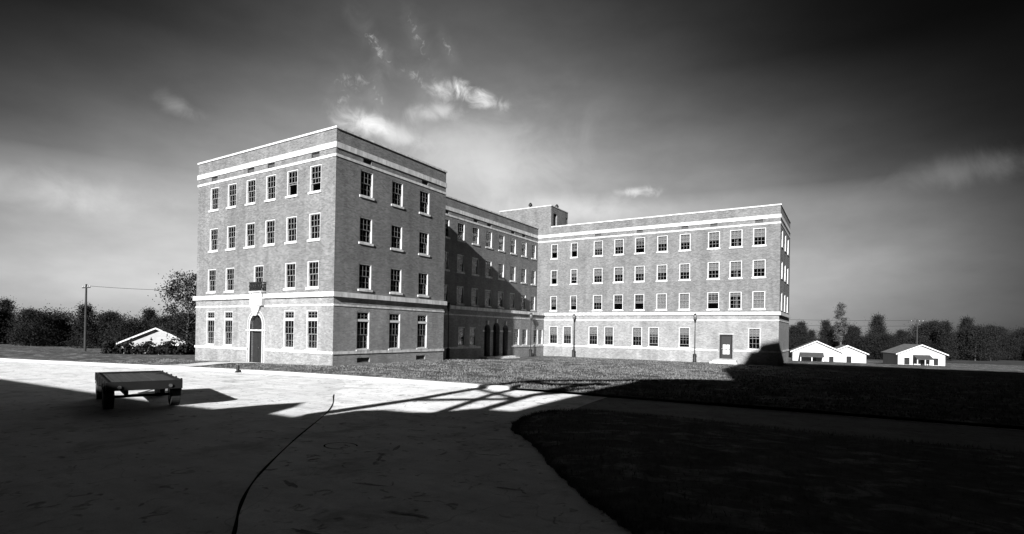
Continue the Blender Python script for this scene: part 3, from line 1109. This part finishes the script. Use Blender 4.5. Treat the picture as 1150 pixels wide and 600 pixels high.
# three-arched entrance of the middle wing
for a, c, e, f in ARC:
    d = Bm(); m_ = (a + c) / 2
    d.box(XG - .55, XG - .46, a + .03, m_ - .01, e, 2.35); d.box(XG - .55, XG - .46, m_ + .01, c - .03, e, 2.35)
    d.obj('entrance_door', MDOOR, bld)
    b = Bm(); r = (c - a) / 2
    b.poly([(XG - .5, m_ + r * math.cos(math.pi * i / 12), f - r + r * math.sin(math.pi * i / 12)) for i in range(13)])
    b.box(XG - .53, XG - .44, a, c, 2.35, 2.47)
    b.quad((XG - .5, a, 2.47), (XG - .5, c, 2.47), (XG - .5, c, f - r), (XG - .5, a, f - r))
    b.obj('fanlight', MDOOR, bld)
    k = Bm(); k.prism([(m_ - .10, f - .05), (m_ + .10, f - .05), (m_ + .15, f + .36), (m_ - .15, f + .36)], 'x', XG - .02, XG + .12); k.obj('keystone', MST, bld)
b = Bm()
for a, c in ((45.45, 45.86), (46.90, 47.45), (48.69, 49.34), (50.38, 50.95)): b.box(XG - .05, XG + .06, a, c, 2.52, 2.68)
b.obj('impost', MST, bld)
b = Bm()
b.box(XG, XG + .75, 45.3, 50.9, -.35, -.04); b.box(XG + .75, XG + 1.15, 45.1, 51.1, -.5, -.17)
b.obj('entrance_step', MST, bld)

# side door of the far wing
b = Bm()
b.box(DC[0], DC[0] + .16, YG + .04, YG + .22, DC[2], DC[3]); b.box(DC[1] - .16, DC[1], YG + .04, YG + .22, DC[2], DC[3])
b.box(DC[0] + .16, DC[1] - .16, YG + .04, YG + .22, DC[3] - .16, DC[3])
b.obj('door_frame', MDOOR, bld)
b = Bm(); x0, x1 = DC[0] + .16, DC[1] - .16
gx0, gx1, g0, g1 = x0 + .14, x1 - .14, .62, 1.62
b.box(x0, gx0, YG + .12, YG + .18, DC[2], 2.49); b.box(gx1, x1, YG + .12, YG + .18, DC[2], 2.49)
b.box(gx0, gx1, YG + .12, YG + .18, DC[2], g0); b.box(gx0, gx1, YG + .12, YG + .18, g1, 2.49)
b.box((gx0 + gx1) / 2 - .02, (gx0 + gx1) / 2 + .02, YG + .12, YG + .18, g0, g1); b.box(gx0, gx1, YG + .125, YG + .175, (g0 + g1) / 2 - .02, (g0 + g1) / 2 + .02)
sd = b.obj('side_door', mat('painted_side_door', .014, .5, .2, 6.), bld)
b = Bm(); b.box(gx0, gx1, YG + .145, YG + .15, g0, g1)
q = b.obj('door_pane', mat('frosted_pane', .45, .4, .1, 3.)); q.parent = sd
for ch, par in ((hd, door), (q, sd)):
    # parents keep world coordinates, so the sub-part does too
    ch.matrix_parent_inverse = Matrix.Identity(4)
b = Bm(); b.tube((x0 + .07, YG + .08, 1.2), (x0 + .07, YG + .12, 1.2), .03); q = b.obj('handle', MST); q.parent = sd
b = Bm()
b.box(-11.75, -9.55, YG - 1.1, YG, -.5, .06); b.box(-11.95, -9.35, YG - 1.45, YG - 1.1, -.5, -.12)
b.obj('doorstep', MST, bld)
b = Bm(); b.box(-11.38, -9.97, YG - .03, YG + .02, DC[3], DC[3] + .05); b.obj('door_lintel', MSTD, bld)

# stair tower on the roof of the far wing
b = Bm(); x0, x1, y0, y1, zt = -38.6, -31.15, YC, 63.6, 18.02
b.quad((x0, y0, TOP), (x1, y0, TOP), (x1, y0, zt), (x0, y0, zt))
ho = [(59.6, 60.55, 15.75, 17.25), (63.05, 63.5, 15.75, 17.3)]
b.obj('tower_wall', MB, bld, recalc=False)
_b = bld
fo = facade('x', x1, y0, y1, TOP - .4, zt, ho, MB, .3); fo.name = 'tower_wall'
b = Bm()
b.quad((x1, y1, TOP - .4), (x0, y1, TOP - .4), (x0, y1, zt), (x1, y1, zt)); b.quad((x0, y1, TOP - .4), (x0, y0, TOP - .4), (x0, y0, zt), (x0, y1, zt))
b.quad((x0, y0, zt - .05), (x1, y0, zt - .05), (x1, y1, zt - .05), (x0, y1, zt - .05))
b.obj('tower_wall', MB, bld, recalc=False)
b = Bm()
strip(b, 'y', y0, x0 - .05, x1 + .05, zt, zt + .1, .05); strip(b, 'x', x1, y0 + .06, y1, zt, zt + .1, .05)
b.obj('tower_coping', MST, bld)
b = Bm(); b.box(x1 - .3, x1 - .26, 59.6, 60.55, 15.75, 17.25); b.box(x1 - .3, x1 - .26, 63.05, 63.5, 15.75, 17.3)
for i in range(9): b.box(x1 - .26, x1 - .2, 59.62, 60.53, 15.78 + i * .16, 15.86 + i * .16)
b.obj('tower_louvre', MIRON, bld)
for px_, py_ in ((-34.45, 59.6), (-31.9, 61.9)):
    b = Bm(); b.lathe([(.12, zt - .05), (.12, zt + .45), (.24, zt + .47), (.24, zt + .62), (.10, zt + .85)], 12, px_, py_)
    b.obj('roof_ventilator', MIRON, bld, smooth=False)


# ------------------------------------------------------------------ lamp posts
def lamp(x, y, label):
    e = empty('lamp_post', (x, y, gz(x, y)), label, 'lamp post', 'iron lamp posts along the building')
    b = Bm(); b.lathe([(.24, 0), (.24, .12), (.19, .18), (.17, .75), (.20, .8), (.20, .88), (.11, .98)], 12); b.obj('base', MIRON, e, False)
    b = Bm(); b.lathe([(.055, .95), (.04, 4.35), (.08, 4.4), (.09, 4.5)], 12); b.obj('pole', MIRON, e, False)
    b = Bm(); b.lathe([(.08, 4.5), (.15, 4.64), (.18, 4.8), (.15, 4.95), (.10, 5.02)], 12); b.obj('globe', MGLOBE, e, False, smooth=True)
    b = Bm(); b.lathe([(.17, 5.0), (.12, 5.08), (.03, 5.14), (.02, 5.22)], 12); b.obj('cap', MIRON, e, False)
    return e
LP = lamp(-31.3, 39.5, 'iron lamp post in the shade, nearest the corner of the front wing')
for x, y, l in ((-31.32, 54.75, 'iron lamp post right of the three dark entrance arches'),
                (-27.45, 58.1, 'pale sunlit lamp post between the window pairs at the left end of the far wing'),
                (-13.65, 58.1, 'iron lamp post left of the side door of the far wing')):
    copy_tree(LP, (x, y, gz(x, y) - .1), label=l)

# small iron post by the kerb
b = Bm(); b.lathe([(.09, -.05), (.09, .32), (.05, .4)], 10, -29.2, 18.0); b.box(-29.32, -29.08, 17.9, 18.1, -.05, .08)
tag(b.obj('kerb_post', MIRON), 'small dark post standing at the white kerb below the arched door', 'post')

# ------------------------------------------------------------------ flatbed trailer at the left edge
tr = empty('flatbed_trailer', (-20.05, 8.85, 0), 'low black flatbed trailer standing on the driveway at the left', 'trailer', rz=R(162))
b = Bm()
for k in range(9): b.box(-2.2, 2.2, -.9 + k * .2, -.9 + k * .2 + .185, .74, .79 + .006 * (k % 3))
b.obj('deck', MWOOD, tr, False)
b = Bm(); b.box(-2.24, 2.24, -.96, -.9, .60, .86); b.box(-2.24, 2.24, .9, .96, .60, .86); b.box(-2.24, -2.2, -.9, .9, .60, .86); b.box(2.2, 2.24, -.9, .9, .60, .86)
for x in (-1.9, -.95, 0, .95, 1.9):
    for y in (-1.0, .96): b.box(x - .05, x + .05, y, y + .04, .62, .88)
b.obj('side_rail', MTRUCK, tr, False)
b = Bm(); b.box(-2.0, 2.0, -.5, -.4, .45, .6); b.box(-2.0, 2.0, .4, .5, .45, .6); b.tube((-1.5, -.8, .36), (-1.5, .8, .36), .04); b.tube((1.5, -.8, .36), (1.5, .8, .36), .04); b.obj('chassis', MTRUCK, tr, False)
for x in (-1.5, 1.5):
    for y in (-.85, .85):
        b = Bm(); b.tube((x, y - .12, .40), (x, y + .12, .40), .40, n=28); w = b.obj('wheel', MRUB, tr, False)
        b = Bm(); b.tube((x, y - .14, .40), (x, y + .14, .40), .2, n=16); hb = b.obj('hub', MVENT, w, False)
b = Bm(); b.tube((2.2, -.7, .52), (3.5, -.04, .5), .04, n=8); b.tube((2.2, .7, .52), (3.5, .04, .5), .04, n=8); b.tube((3.45, 0, .5), (3.75, 0, .5), .05, n=8); b.tube((3.5, 0, .05), (3.5, 0, .75), .03, n=8)
b.obj('tow_bar', MTRUCK, tr, False)
for y in (-.64, .64):
    b = Bm(); b.tube((-2.28, y, .70), (-2.24, y, .70), .05, n=12); b.obj('tail_light', MVENT, tr, False)
for y in (-.86, .86):
    for x in (-1.5, 1.5):
        b = Bm()
        for k in range(8):
            a0, a1 = math.pi * (.12 + .76 * k / 8), math.pi * (.12 + .76 * (k + 1) / 8)
            p = [(x + r_ * math.cos(a), .33 + r_ * math.sin(a)) for r_, a in ((.46, a0), (.46, a1), (.48, a1), (.48, a0))]
            b.prism(p, 'y', y - .13, y + .13)
        b.obj('mudguard', MTRUCK, tr, False)


# ------------------------------------------------------------------ stains on the paving
def ring_mark(x, y, r0, r1, a0, a1, wd, name, z=.011):
    b = Bm(); N = 22
    for k in range(N):
        t0, t1 = a0 + (a1 - a0) * k / N, a0 + (a1 - a0) * (k + 1) / N
        w0 = wd * (.5 + .5 * abs(math.sin(k * 1.3))); w1 = wd * (.5 + .5 * abs(math.sin((k + 1) * 1.3)))
        b.quad((x + (r0 - w0) * math.cos(t0), y + (r1 - w0) * math.sin(t0), z), (x + (r0 + w0) * math.cos(t0), y + (r1 + w0) * math.sin(t0), z),
               (x + (r0 + w1) * math.cos(t1), y + (r1 + w1) * math.sin(t1), z), (x + (r0 - w1) * math.cos(t1), y + (r1 - w1) * math.sin(t1), z))
    tag(b.obj(name, MTAR), kind='structure')
def blotch(x, y, sx, sy, rot, name, seed, z=.010):
    q = random.Random(seed); b = Bm(); N = 18
    pts = []
    for k in range(N):
        a = 2 * math.pi * k / N; r = q.uniform(.55, 1.1)
        px, py = sx * r * math.cos(a), sy * r * math.sin(a)
        pts.append((x + px * math.cos(rot) - py * math.sin(rot), y + px * math.sin(rot) + py * math.cos(rot), z))
    b.poly(pts); tag(b.obj(name, MOIL), kind='structure')
MOIL = mat('oil_stain', .30, .9, .35, 9., 0, 20, extra=road_extra)
ring_mark(-9.25, 8.05, .38, .30, .6, 5.6, .022, 'tar_ring')
for k, (x, y, sx, sy, r_) in enumerate(((-8.15, 8.6, .05, .34, .5), (-7.75, 7.7, .05, .22, .6), (-6.6, 6.3, .32, .05, .3), (-5.1, 5.6, .4, .05, .2), (-6.2, 9.2, .3, .04, .4), (-7.6, 5.6, .3, .07, -.3),
                                        (-4.6, 7.4, .28, .05, .2), (-7.0, 10.6, .35, .05, .5), (-9.2, 10.4, .3, .05, .3), (-5.6, 4.4, .35, .06, .1), (-3.6, 4.9, .22, .05, .6), (-8.7, 6.9, .16, .05, 1.1))):
    blotch(x, y, sx, sy, r_, 'oil_stain', k)


# ------------------------------------------------------------------ houses
def house(name, loc, rz, w, d, hwall, hroof, label, wins_, porch=False, roofm=MROOF, chim=False):
    e = empty(name, loc, label, 'house', 'small white houses by the trees', rz)
    b = Bm(); t = hwall + hroof
    b.prism([(-w / 2, -1), (w / 2, -1), (w / 2, hwall), (0, t), (-w / 2, hwall)], 'y', 0, d)
    b.obj('wall', MSIDE, e, False)
    b = Bm(); o = .35
    sl = hroof / (w / 2)
    for s in (-1, 1):
        pr = [(0, t + .10), (s * (w / 2 + o), hwall - sl * o + .10), (s * (w / 2 + o), hwall - sl * o - .03), (0, t - .03)]
        b.prism([(p[0], p[1] + .05) for p in pr], 'y', -o, d + o)
    b.obj('roof', roofm, e, False)
    b = Bm()
    for s in (-1, 1):
        pr = [(0, t + .17), (s * (w / 2 + o + .03), hwall - sl * o + .15), (s * (w / 2 + o + .03), hwall - sl * o - .03), (0, t - .02)]
        b.prism(pr, 'y', -o - .05, -o)
    b.obj('bargeboard', MWH, e, False)
    for x, z, ww, hh in wins_:
        b = Bm(); b.box(x - ww / 2 - .07, x + ww / 2 + .07, -.05, .02, z - .07, z + hh + .07); f = b.obj('window', MWH, e, False)
        b = Bm(); b.box(x - ww / 2, x + ww / 2, -.07, -.052, z, z + hh); b.obj('pane', MWIN, f, False)
    if porch:
        b = Bm(); x0, x1 = porch
        b.prism([(0, hwall - .15), (-2.0, hwall - .75), (-2.0, hwall - .9), (0, hwall - .5)], 'x', x0, x1); b.obj('porch_roof', MDROOF, e, False)
        for x in (x0 + .1, (x0 + x1) / 2, x1 - .1):
            b = Bm(); b.box(x - .06, x + .06, -1.95, -1.83, -.8, hwall - .8); b.obj('porch_post', MWH, e, False)
        b = Bm(); b.box((x0 + x1) / 2 - .1, (x0 + x1) / 2 + .75, -.06, .02, -.3, 1.75); b.obj('door', MWIN, e, False)
    if chim:
        b = Bm(); b.box(-.3, .3, d * .6, d * .6 + .5, t - .4, t + .7); b.obj('chimney', MB, e, False)
    return e


hz = gz(-4.8, 108)
ha = .10
house('house', (-4.85, 108.2, -2.35), ha, 7.4, 9, 2.35, 1.75, 'white gabled house with a dark porch roof, just right of the brick building', [(2.2, .5, .7, 1.1)], porch=(-2.6, 1.0))
house('house', (-.35, 111.3, -2.45), ha, 5.6, 9, 2.25, 1.25, 'smaller white gabled house with one dark window, right of the porch house', [(.25, .55, .75, 1.2)])
house('house', (10.5, 117.0, -2.45), ha + .1, 6.8, 9, 2.35, 1.5, 'white gabled house furthest to the right in front of the trees', [(-2.1, .5, .8, 1.2), (2.0, .5, .8, 1.2)], porch=(-1.2, 1.2))
house('house', (-71.6, 33.6, -1.9), YAW + .45, 7, 9, 2.4, 1.7, 'white cottage with a dark round-headed doorway among trees, left of the brick building', [(1.3, .2, 1.1, 2.0)])


# ------------------------------------------------------------------ pale car by the cottage
def rounded_car(loc, rz):
    e = empty('parked_car', loc, 'white rounded sedan parked among the shrubs left of the front wing', 'car', rz=rz)
    prof = [(-2.2, .35), (2.2, .35), (2.3, .6), (2.2, .9), (1.2, 1.02), (.75, 1.45), (.3, 1.58), (-.6, 1.58), (-1.2, 1.4), (-1.9, .95), (-2.3, .6)]
    bm = bmesh.new(); rows = []
    for y, f in ((-.82, .93), (-.72, 1), (.72, 1), (.82, .93)):
        rows.append([bm.verts.new((x * f, y * (1 if z < 1.03 else .82), .35 + (z - .35) * f)) for x, z in prof])
    n = len(prof)
    for A, B_ in zip(rows[:-1], rows[1:]):
        for i in range(n): bm.faces.new((A[i], A[(i + 1) % n], B_[(i + 1) % n], B_[i]))
    bm.faces.new(rows[0]); bm.faces.new(rows[-1][::-1]); bmesh.ops.recalc_face_normals(bm, faces=bm.faces)
    me = bpy.data.meshes.new('body'); bm.to_mesh(me); bm.free(); me.materials.append(MCAR)
    o = bpy.data.objects.new('body', me); COL.objects.link(o); o.parent = e
    for y in (-.80, .80):
        b = Bm(); b.prism([(-1.0, 1.08), (.75, 1.08), (.55, 1.42), (-.75, 1.42)], 'y', y - .01, y + .01); b.obj('side_window', MWIN, e, False)
        for x in (-1.4, 1.45):
            b = Bm(); b.tube((x, y - .1, .34), (x, y + .1, .34), .34, n=18); w_ = b.obj('wheel', MRUB, e, False)
            b = Bm(); b.tube((x, y - .115, .34), (x, y + .115, .34), .16, n=12); b.obj('hub', MVENT, w_, False)
    for y in (-.6, .6):
        b = Bm(); b.tube((2.1, y, .75), (2.28, y, .75), .11, n=12); b.obj('headlight', MST, e, False)
    b = Bm(); b.box(2.25, 2.36, -.8, .8, .42, .55); b.obj('bumper', MVENT, e, False)
rounded_car((-66.6, 33.6, -1.1), YAW + .5)

# ------------------------------------------------------------------ trees
def crown_mesh(name, m, H, Rr, n_leaf, size, shape, seed):
    """leaf quads through clumped volume. shape(t)->radius factor at relative height t"""
    r = np.random.default_rng(seed)
    nb = max(10, min(110, n_leaf // 60))
    tt = r.uniform(0, 1, nb)
    rad = np.array([shape(t) for t in tt]) * Rr
    an = r.uniform(0, 2 * math.pi, nb); rr = rad * np.sqrt(r.uniform(.15, 1, nb))
    C = np.stack([np.cos(an) * rr, np.sin(an) * rr, tt * H], 1)
    cs = Rr * r.uniform(.12, .30, nb)
    idx = r.integers(0, nb, n_leaf)
    P = C[idx] + r.normal(0, 1, (n_leaf, 3)) * cs[idx][:, None] * np.array([1, 1, .75])
    a = r.normal(0, 1, (n_leaf, 3)); a /= np.linalg.norm(a, axis=1)[:, None]
    b_ = np.cross(a, r.normal(0, 1, (n_leaf, 3))); b_ /= np.linalg.norm(b_, axis=1)[:, None]
    s = (size * r.uniform(.6, 1.3, n_leaf))[:, None]
    V = np.stack([P - a * s, P + b_ * s * .55, P + a * s, P - b_ * s * .55], 1).astype(np.float32)
    me = bpy.data.meshes.new(name); N = n_leaf
    me.vertices.add(N * 4); me.loops.add(N * 4); me.polygons.add(N)
    me.vertices.foreach_set('co', V.ravel())
    me.loops.foreach_set('vertex_index', np.arange(N * 4, dtype=np.int32))
    me.polygons.foreach_set('loop_start', np.arange(0, N * 4, 4, dtype=np.int32))
    me.polygons.foreach_set('loop_total', np.full(N, 4, dtype=np.int32))
    me.update(); me.validate(); me.materials.append(m)
    return me, C


def make_tree(name, H, Rr, trunk_h, n_leaf, size, shape, seed, m, label):
    e = empty(name, (0, 0, 0), label, 'tree')
    me, C = crown_mesh('crown', m, H - trunk_h, Rr, n_leaf, size, shape, seed)
    cr = bpy.data.objects.new('crown', me); COL.objects.link(cr); cr.parent = e; cr.location = (0, 0, trunk_h)
    b = Bm(); r0 = .035 * H * .6
    p = Vector((0, 0, -.6)); q_ = random.Random(seed)
    for k in range(6):
        t = (k + 1) / 6
        n_ = Vector((q_.uniform(-.1, .1) * k * .5, q_.uniform(-.1, .1) * k * .5, H * .88 * t))
        b.tube(p, n_, r0 * (1 - t * .75 + .12), r0 * (1 - t * .75), 8); p = n_
    for c in C[::3][:26]:
        z = c[2] + trunk_h; b.tube((0, 0, max(trunk_h * .7, z - np.hypot(c[0], c[1]) * .7)), (c[0], c[1], z), r0 * .28, r0 * .06, 5, False)
    b.obj('trunk', MBARK, e, False)
    return e


sh_round = lambda t: math.sqrt(max(0, 1 - (2 * t - .9) ** 2 * .8)) * .95
sh_cone = lambda t: 1.0 - .88 * t
sh_slim = lambda t: .35 + .65 * math.sin(math.pi * min(1, t * .9 + .1))
sh_shrub = lambda t: math.sqrt(max(0, 1 - t * t))
protos = [
    make_tree('oak_tree', 9.5, 4.2, .8, 15000, .17, sh_round, 1, MLEAF, 'x'),
    make_tree('pine_tree', 11.5, 3.3, .6, 13000, .16, sh_cone, 2, MLEAF, 'x'),
    make_tree('oak_tree', 8.0, 4.6, .5, 15000, .17, sh_round, 3, MLEAF, 'x'),
]
slim = make_tree('poplar_tree', 13.6, 1.35, 4.5, 4200, .14, sh_slim, 9, MLEAF2, 'tall thin pale tree rising above the dark woods at the right edge')
slim.location = (-1.9, 160, -2.6)
used = [False] * 3


def at_depth(px, dep):
    v = rt * ((px - 575) / F) + fw0
    return v.x * dep, v.y * dep


spots = []
x = 893
tops = {}
k = 0
while x < 1200:
    spots.append((x, 138 + 14 * rng.random(), k % 3)); x += 13 + 9 * rng.random(); k += 1
for x in (900, 928, 955, 985, 1015, 1050, 1085, 1120, 1160): spots.append((x, 168 + 8 * rng.random(), 1 if rng.random() < .5 else 0))
place_words = ['dark tree in the wood behind the white houses, over the porch roof', 'dark tree in the wood, far right of the houses']
NT_ = 0
for px, dep, kd in spots:
    X_, Y_ = at_depth(px, dep)
    sc = rng.choice((.60, .70, .74, .80, .84, .92)) * rng.uniform(.96, 1.05) * (1.1 if 945 < px < 1000 else 1) * dep / 145
    l = 'dark bushy tree among the row behind the white houses right of the brick building' if kd != 1 else 'dark pointed conifer among the row behind the white houses right of the brick building'
    g = 'bushy trees in the wood behind the white houses' if kd != 1 else 'conifers in the wood behind the white houses'
    rz_ = rng.uniform(0, 6.28)
    if not used[kd]:
        t_ = protos[kd]; t_.location = (X_, Y_, gz(X_, Y_) - .3); t_.scale = (sc, sc, sc); t_['label'] = l; t_['group'] = g; used[kd] = True
    else:
        copy_tree(protos[kd], (X_, Y_, gz(X_, Y_) - .3), rz_, l, g, (sc, sc, sc))
# left of the building: one feathery tree rising over dark bushy ones
feather = make_tree('tree', 11.2, 2.9, 2.5, 7000, .14, lambda t: .45 + .6 * math.sin(math.pi * min(1, t * .8 + .1)), 21, MLEAF, 'feathery dark tree rising behind the left corner of the front wing')
# upright twigs standing out of its crown
b = Bm(); q_ = random.Random(4)
for k in range(60):
    a = q_.uniform(0, 6.28); r_ = q_.uniform(.2, 2.4); z = q_.uniform(5, 10)
    b.tube((math.cos(a) * r_, math.sin(a) * r_, z), (math.cos(a) * r_ * 1.35, math.sin(a) * r_ * 1.35, z + q_.uniform(.9, 1.9)), .035, .01, 4, False)
b.obj('twigs', MBARK, feather, False)
X_, Y_ = at_depth(211, 66); feather.location = (X_, Y_, gz(X_, Y_) - .2); feather.scale = (.88, .88, .87)
lsp = [(214, 74, 0, .66), (199, 84, 2, .78), (186, 78, 0, .62), (168, 86, 1, .66), (146, 80, 2, .7), (122, 90, 0, .72), (96, 84, 1, .7), (66, 92, 2, .85), (36, 86, 0, .72), (6, 94, 1, .8), (-30, 90, 0, .8)]
lw = ['behind the left corner of the front wing', 'just left of the feathery tree']
for px, dep, kd, sc in lsp:
    X_, Y_ = at_depth(px, dep)
    l = 'dark bushy tree in the row left of the brick building beyond the cottage' if kd != 1 else 'dark pointed conifer in the row left of the brick building beyond the cottage'
    copy_tree(protos[kd], (X_, Y_, gz(X_, Y_) - .3), rng.uniform(0, 6.28), l, 'bushy trees left of the brick building' if kd != 1 else 'conifers left of the brick building', (sc * .9, sc * .9, sc * .84))
# low hedge-like shrubs
sp = None
for i, (px, dep) in enumerate([(207, 60), (197, 58), (186, 61), (172, 60), (150, 63), (128, 62)]):
    X_, Y_ = at_depth(px, dep)
    if sp is None:
        sp = empty('shrub', (X_, Y_, gz(X_, Y_)), 'low dark shrub in the row left of the front wing', 'shrub', 'shrubs left of the front wing')
        me, _c = crown_mesh('crown', MLEAF, 1.3, 1.2, 900, .16, sh_shrub, 33)
        cr = bpy.data.objects.new('crown', me); COL.objects.link(cr); cr.parent = sp
        b = Bm(); b.tube((0, 0, -.2), (0, 0, .8), .05, .02, 6); b.tube((0, 0, .1), (.4, .2, .8), .03, .01, 5); b.tube((0, 0, .1), (-.4, .1, .8), .03, .01, 5); b.obj('stem', MBARK, sp, False)
    else:
        copy_tree(sp, (X_, Y_, gz(X_, Y_)), rng.uniform(0, 6))


# ------------------------------------------------------------------ utility poles and wires
def upole(x, y, H_, label):
    e = empty('utility_pole', (x, y, gz(x, y)), label, 'utility pole')
    b = Bm(); b.tube((0, 0, -1), (0, 0, H_), .16, .10, 10); b.obj('pole', MWOOD, e, False)
    b = Bm(); b.box(-1.1, 1.1, -.06, .06, H_ - .5, H_ - .38); b.obj('crossarm', MWOOD, e, False)
    for q in (-1, -.4, .4, 1):
        b = Bm(); b.lathe([(.04, H_ - .38), (.06, H_ - .28), (.03, H_ - .22)], 8, q, 0); b.obj('insulator', MST, e, False)
    return e
def wire(p0, p1, sag, label, r=.02):
    b = Bm(); p0, p1 = Vector(p0), Vector(p1); N = 24; pr = None
    for i in range(N + 1):
        t = i / N; p = p0.lerp(p1, t); p.z -= sag * 4 * t * (1 - t)
        if pr is not None: b.tube(pr, p, r, r, 5, False)
        pr = p
    tag(b.obj('power_line', MIRON), label, 'power line', 'overhead wires')
xa, ya = at_depth(1030, 118); xb, yb = at_depth(800, 118)
upole(xa, ya, 9.3, 'wooden utility pole standing in front of the dark woods, right of the white houses')
upole(xb, yb, 9.3, 'wooden utility pole hidden behind the far wing')
z = gz(xa, ya)
wire((xa, ya, z + 9.1), (xb, yb, z + 9.1), .3, 'upper of the two thin wires crossing the sky right of the brick building', .03)
wire((xa, ya + .5, z + 7.9), (xb, yb + .5, z + 7.9), .3, 'lower of the two thin wires crossing the sky right of the brick building', .03)
xa, ya = at_depth(96, 70); xb, yb = at_depth(300, 70)
upole(xa, ya, 8.6, 'wooden utility pole among the trees at the far left')
z = gz(xa, ya)
wire((xa, ya, z + 8.4), (xb, yb, z + 8.4), .4, 'thin wire crossing the sky left of the brick building', .025)


# ------------------------------------------------------------------ unseen buildings inferred behind the photographer, outlines fitted to the shadows on the court
def behind(name, prof, y0, y1, label, m):
    e = empty(name, (prof[0][0], y0, 0), label, 'building')
    b = Bm(); b.prism(prof, 'y', y0, y1); b.obj('wall', m, e)
    return e
DY = -12.0
low = [(-60, -.5), (-60, 8.4), (-30, 8.5), (-14.15, 8.65), (-11.8, 8.75), (-11.3, 9.3), (-10.5, 9.85), (-10.0, 9.5), (-9.62, 8.95), (-8.46, 8.95), (-7.8, 9.4), (-7.7, 9.75), (-7.0, 10.0),
       (-6.0, 10.05), (-5.2, 10.25), (-4.6, 10.8), (-3.2, 10.9), (-2.25, 10.95), (-2.25, -.5)]
behind('unseen_low_block', low, DY, DY - 10, 'unseen long low brick block behind the photographer, shaped to shade the near court', MB)
tall = [(-2.2, -.5), (-2.2, 11.0), (-1.7, 13.2), (-.6, 16.2), (1.2, 17.3), (5.0, 18.25), (6.65, 18.25), (6.65, -.5)]
behind('unseen_gabled_block', tall, DY, DY - 9, 'unseen gabled brick block behind the photographer, shaped to shade the middle of the lawn', MB)
tw = [(6.7, -.5), (6.7, 28.7), (7.0, 29.7), (7.85, 29.9), (8.0, 30.5), (9.5, 30.85), (90, 30.85), (90, -.5)]  # unseen; right end stretched to keep the ground on the right shaded
behind('unseen_tall_block', tw, DY, DY - 12, 'unseen tall brick block behind the photographer, shaped to shade the right of the lawn', MB)
# unseen steel bars above the low roof, laid out to cast crossing shadows
fe = empty('unseen_steel_frame', (-5, DY, 10), 'unseen open steel roof frame behind the photographer, shaped to throw crossing bar shadows on the road', 'steel frame')
def bar(pts_, r):
    b = Bm()
    for p0, p1 in zip(pts_[:-1], pts_[1:]): b.tube((p0[0], DY - .6, p0[1]), (p1[0], DY - .6, p1[1]), r, r, 8)
    b.obj('bar', MIRON, fe)
bar([(-8.3, 9.3), (-7.35, 11.3), (-6.9, 13.1), (-5.5, 14.8), (-2.4, 15.9), (1.2, 17.2)], .26)
bar([(-4.15, 10.4), (-3.85, 12.9), (-2.1, 15.3)], .24)
bar([(-7.3, 11.2), (-3.9, 12.3)], .17)
bar([(-5.0, 10.2), (-5.4, 12.4), (-5.2, 13.9)], .20)
bar([(-6.9, 13.1), (-4.0, 12.3)], .14)
bar([(-5.6, 14.5), (-3.9, 14.4), (-1.6, 15.2)], .26)
bar([(-3.8, 12.9), (-1.9, 14.3)], .2)
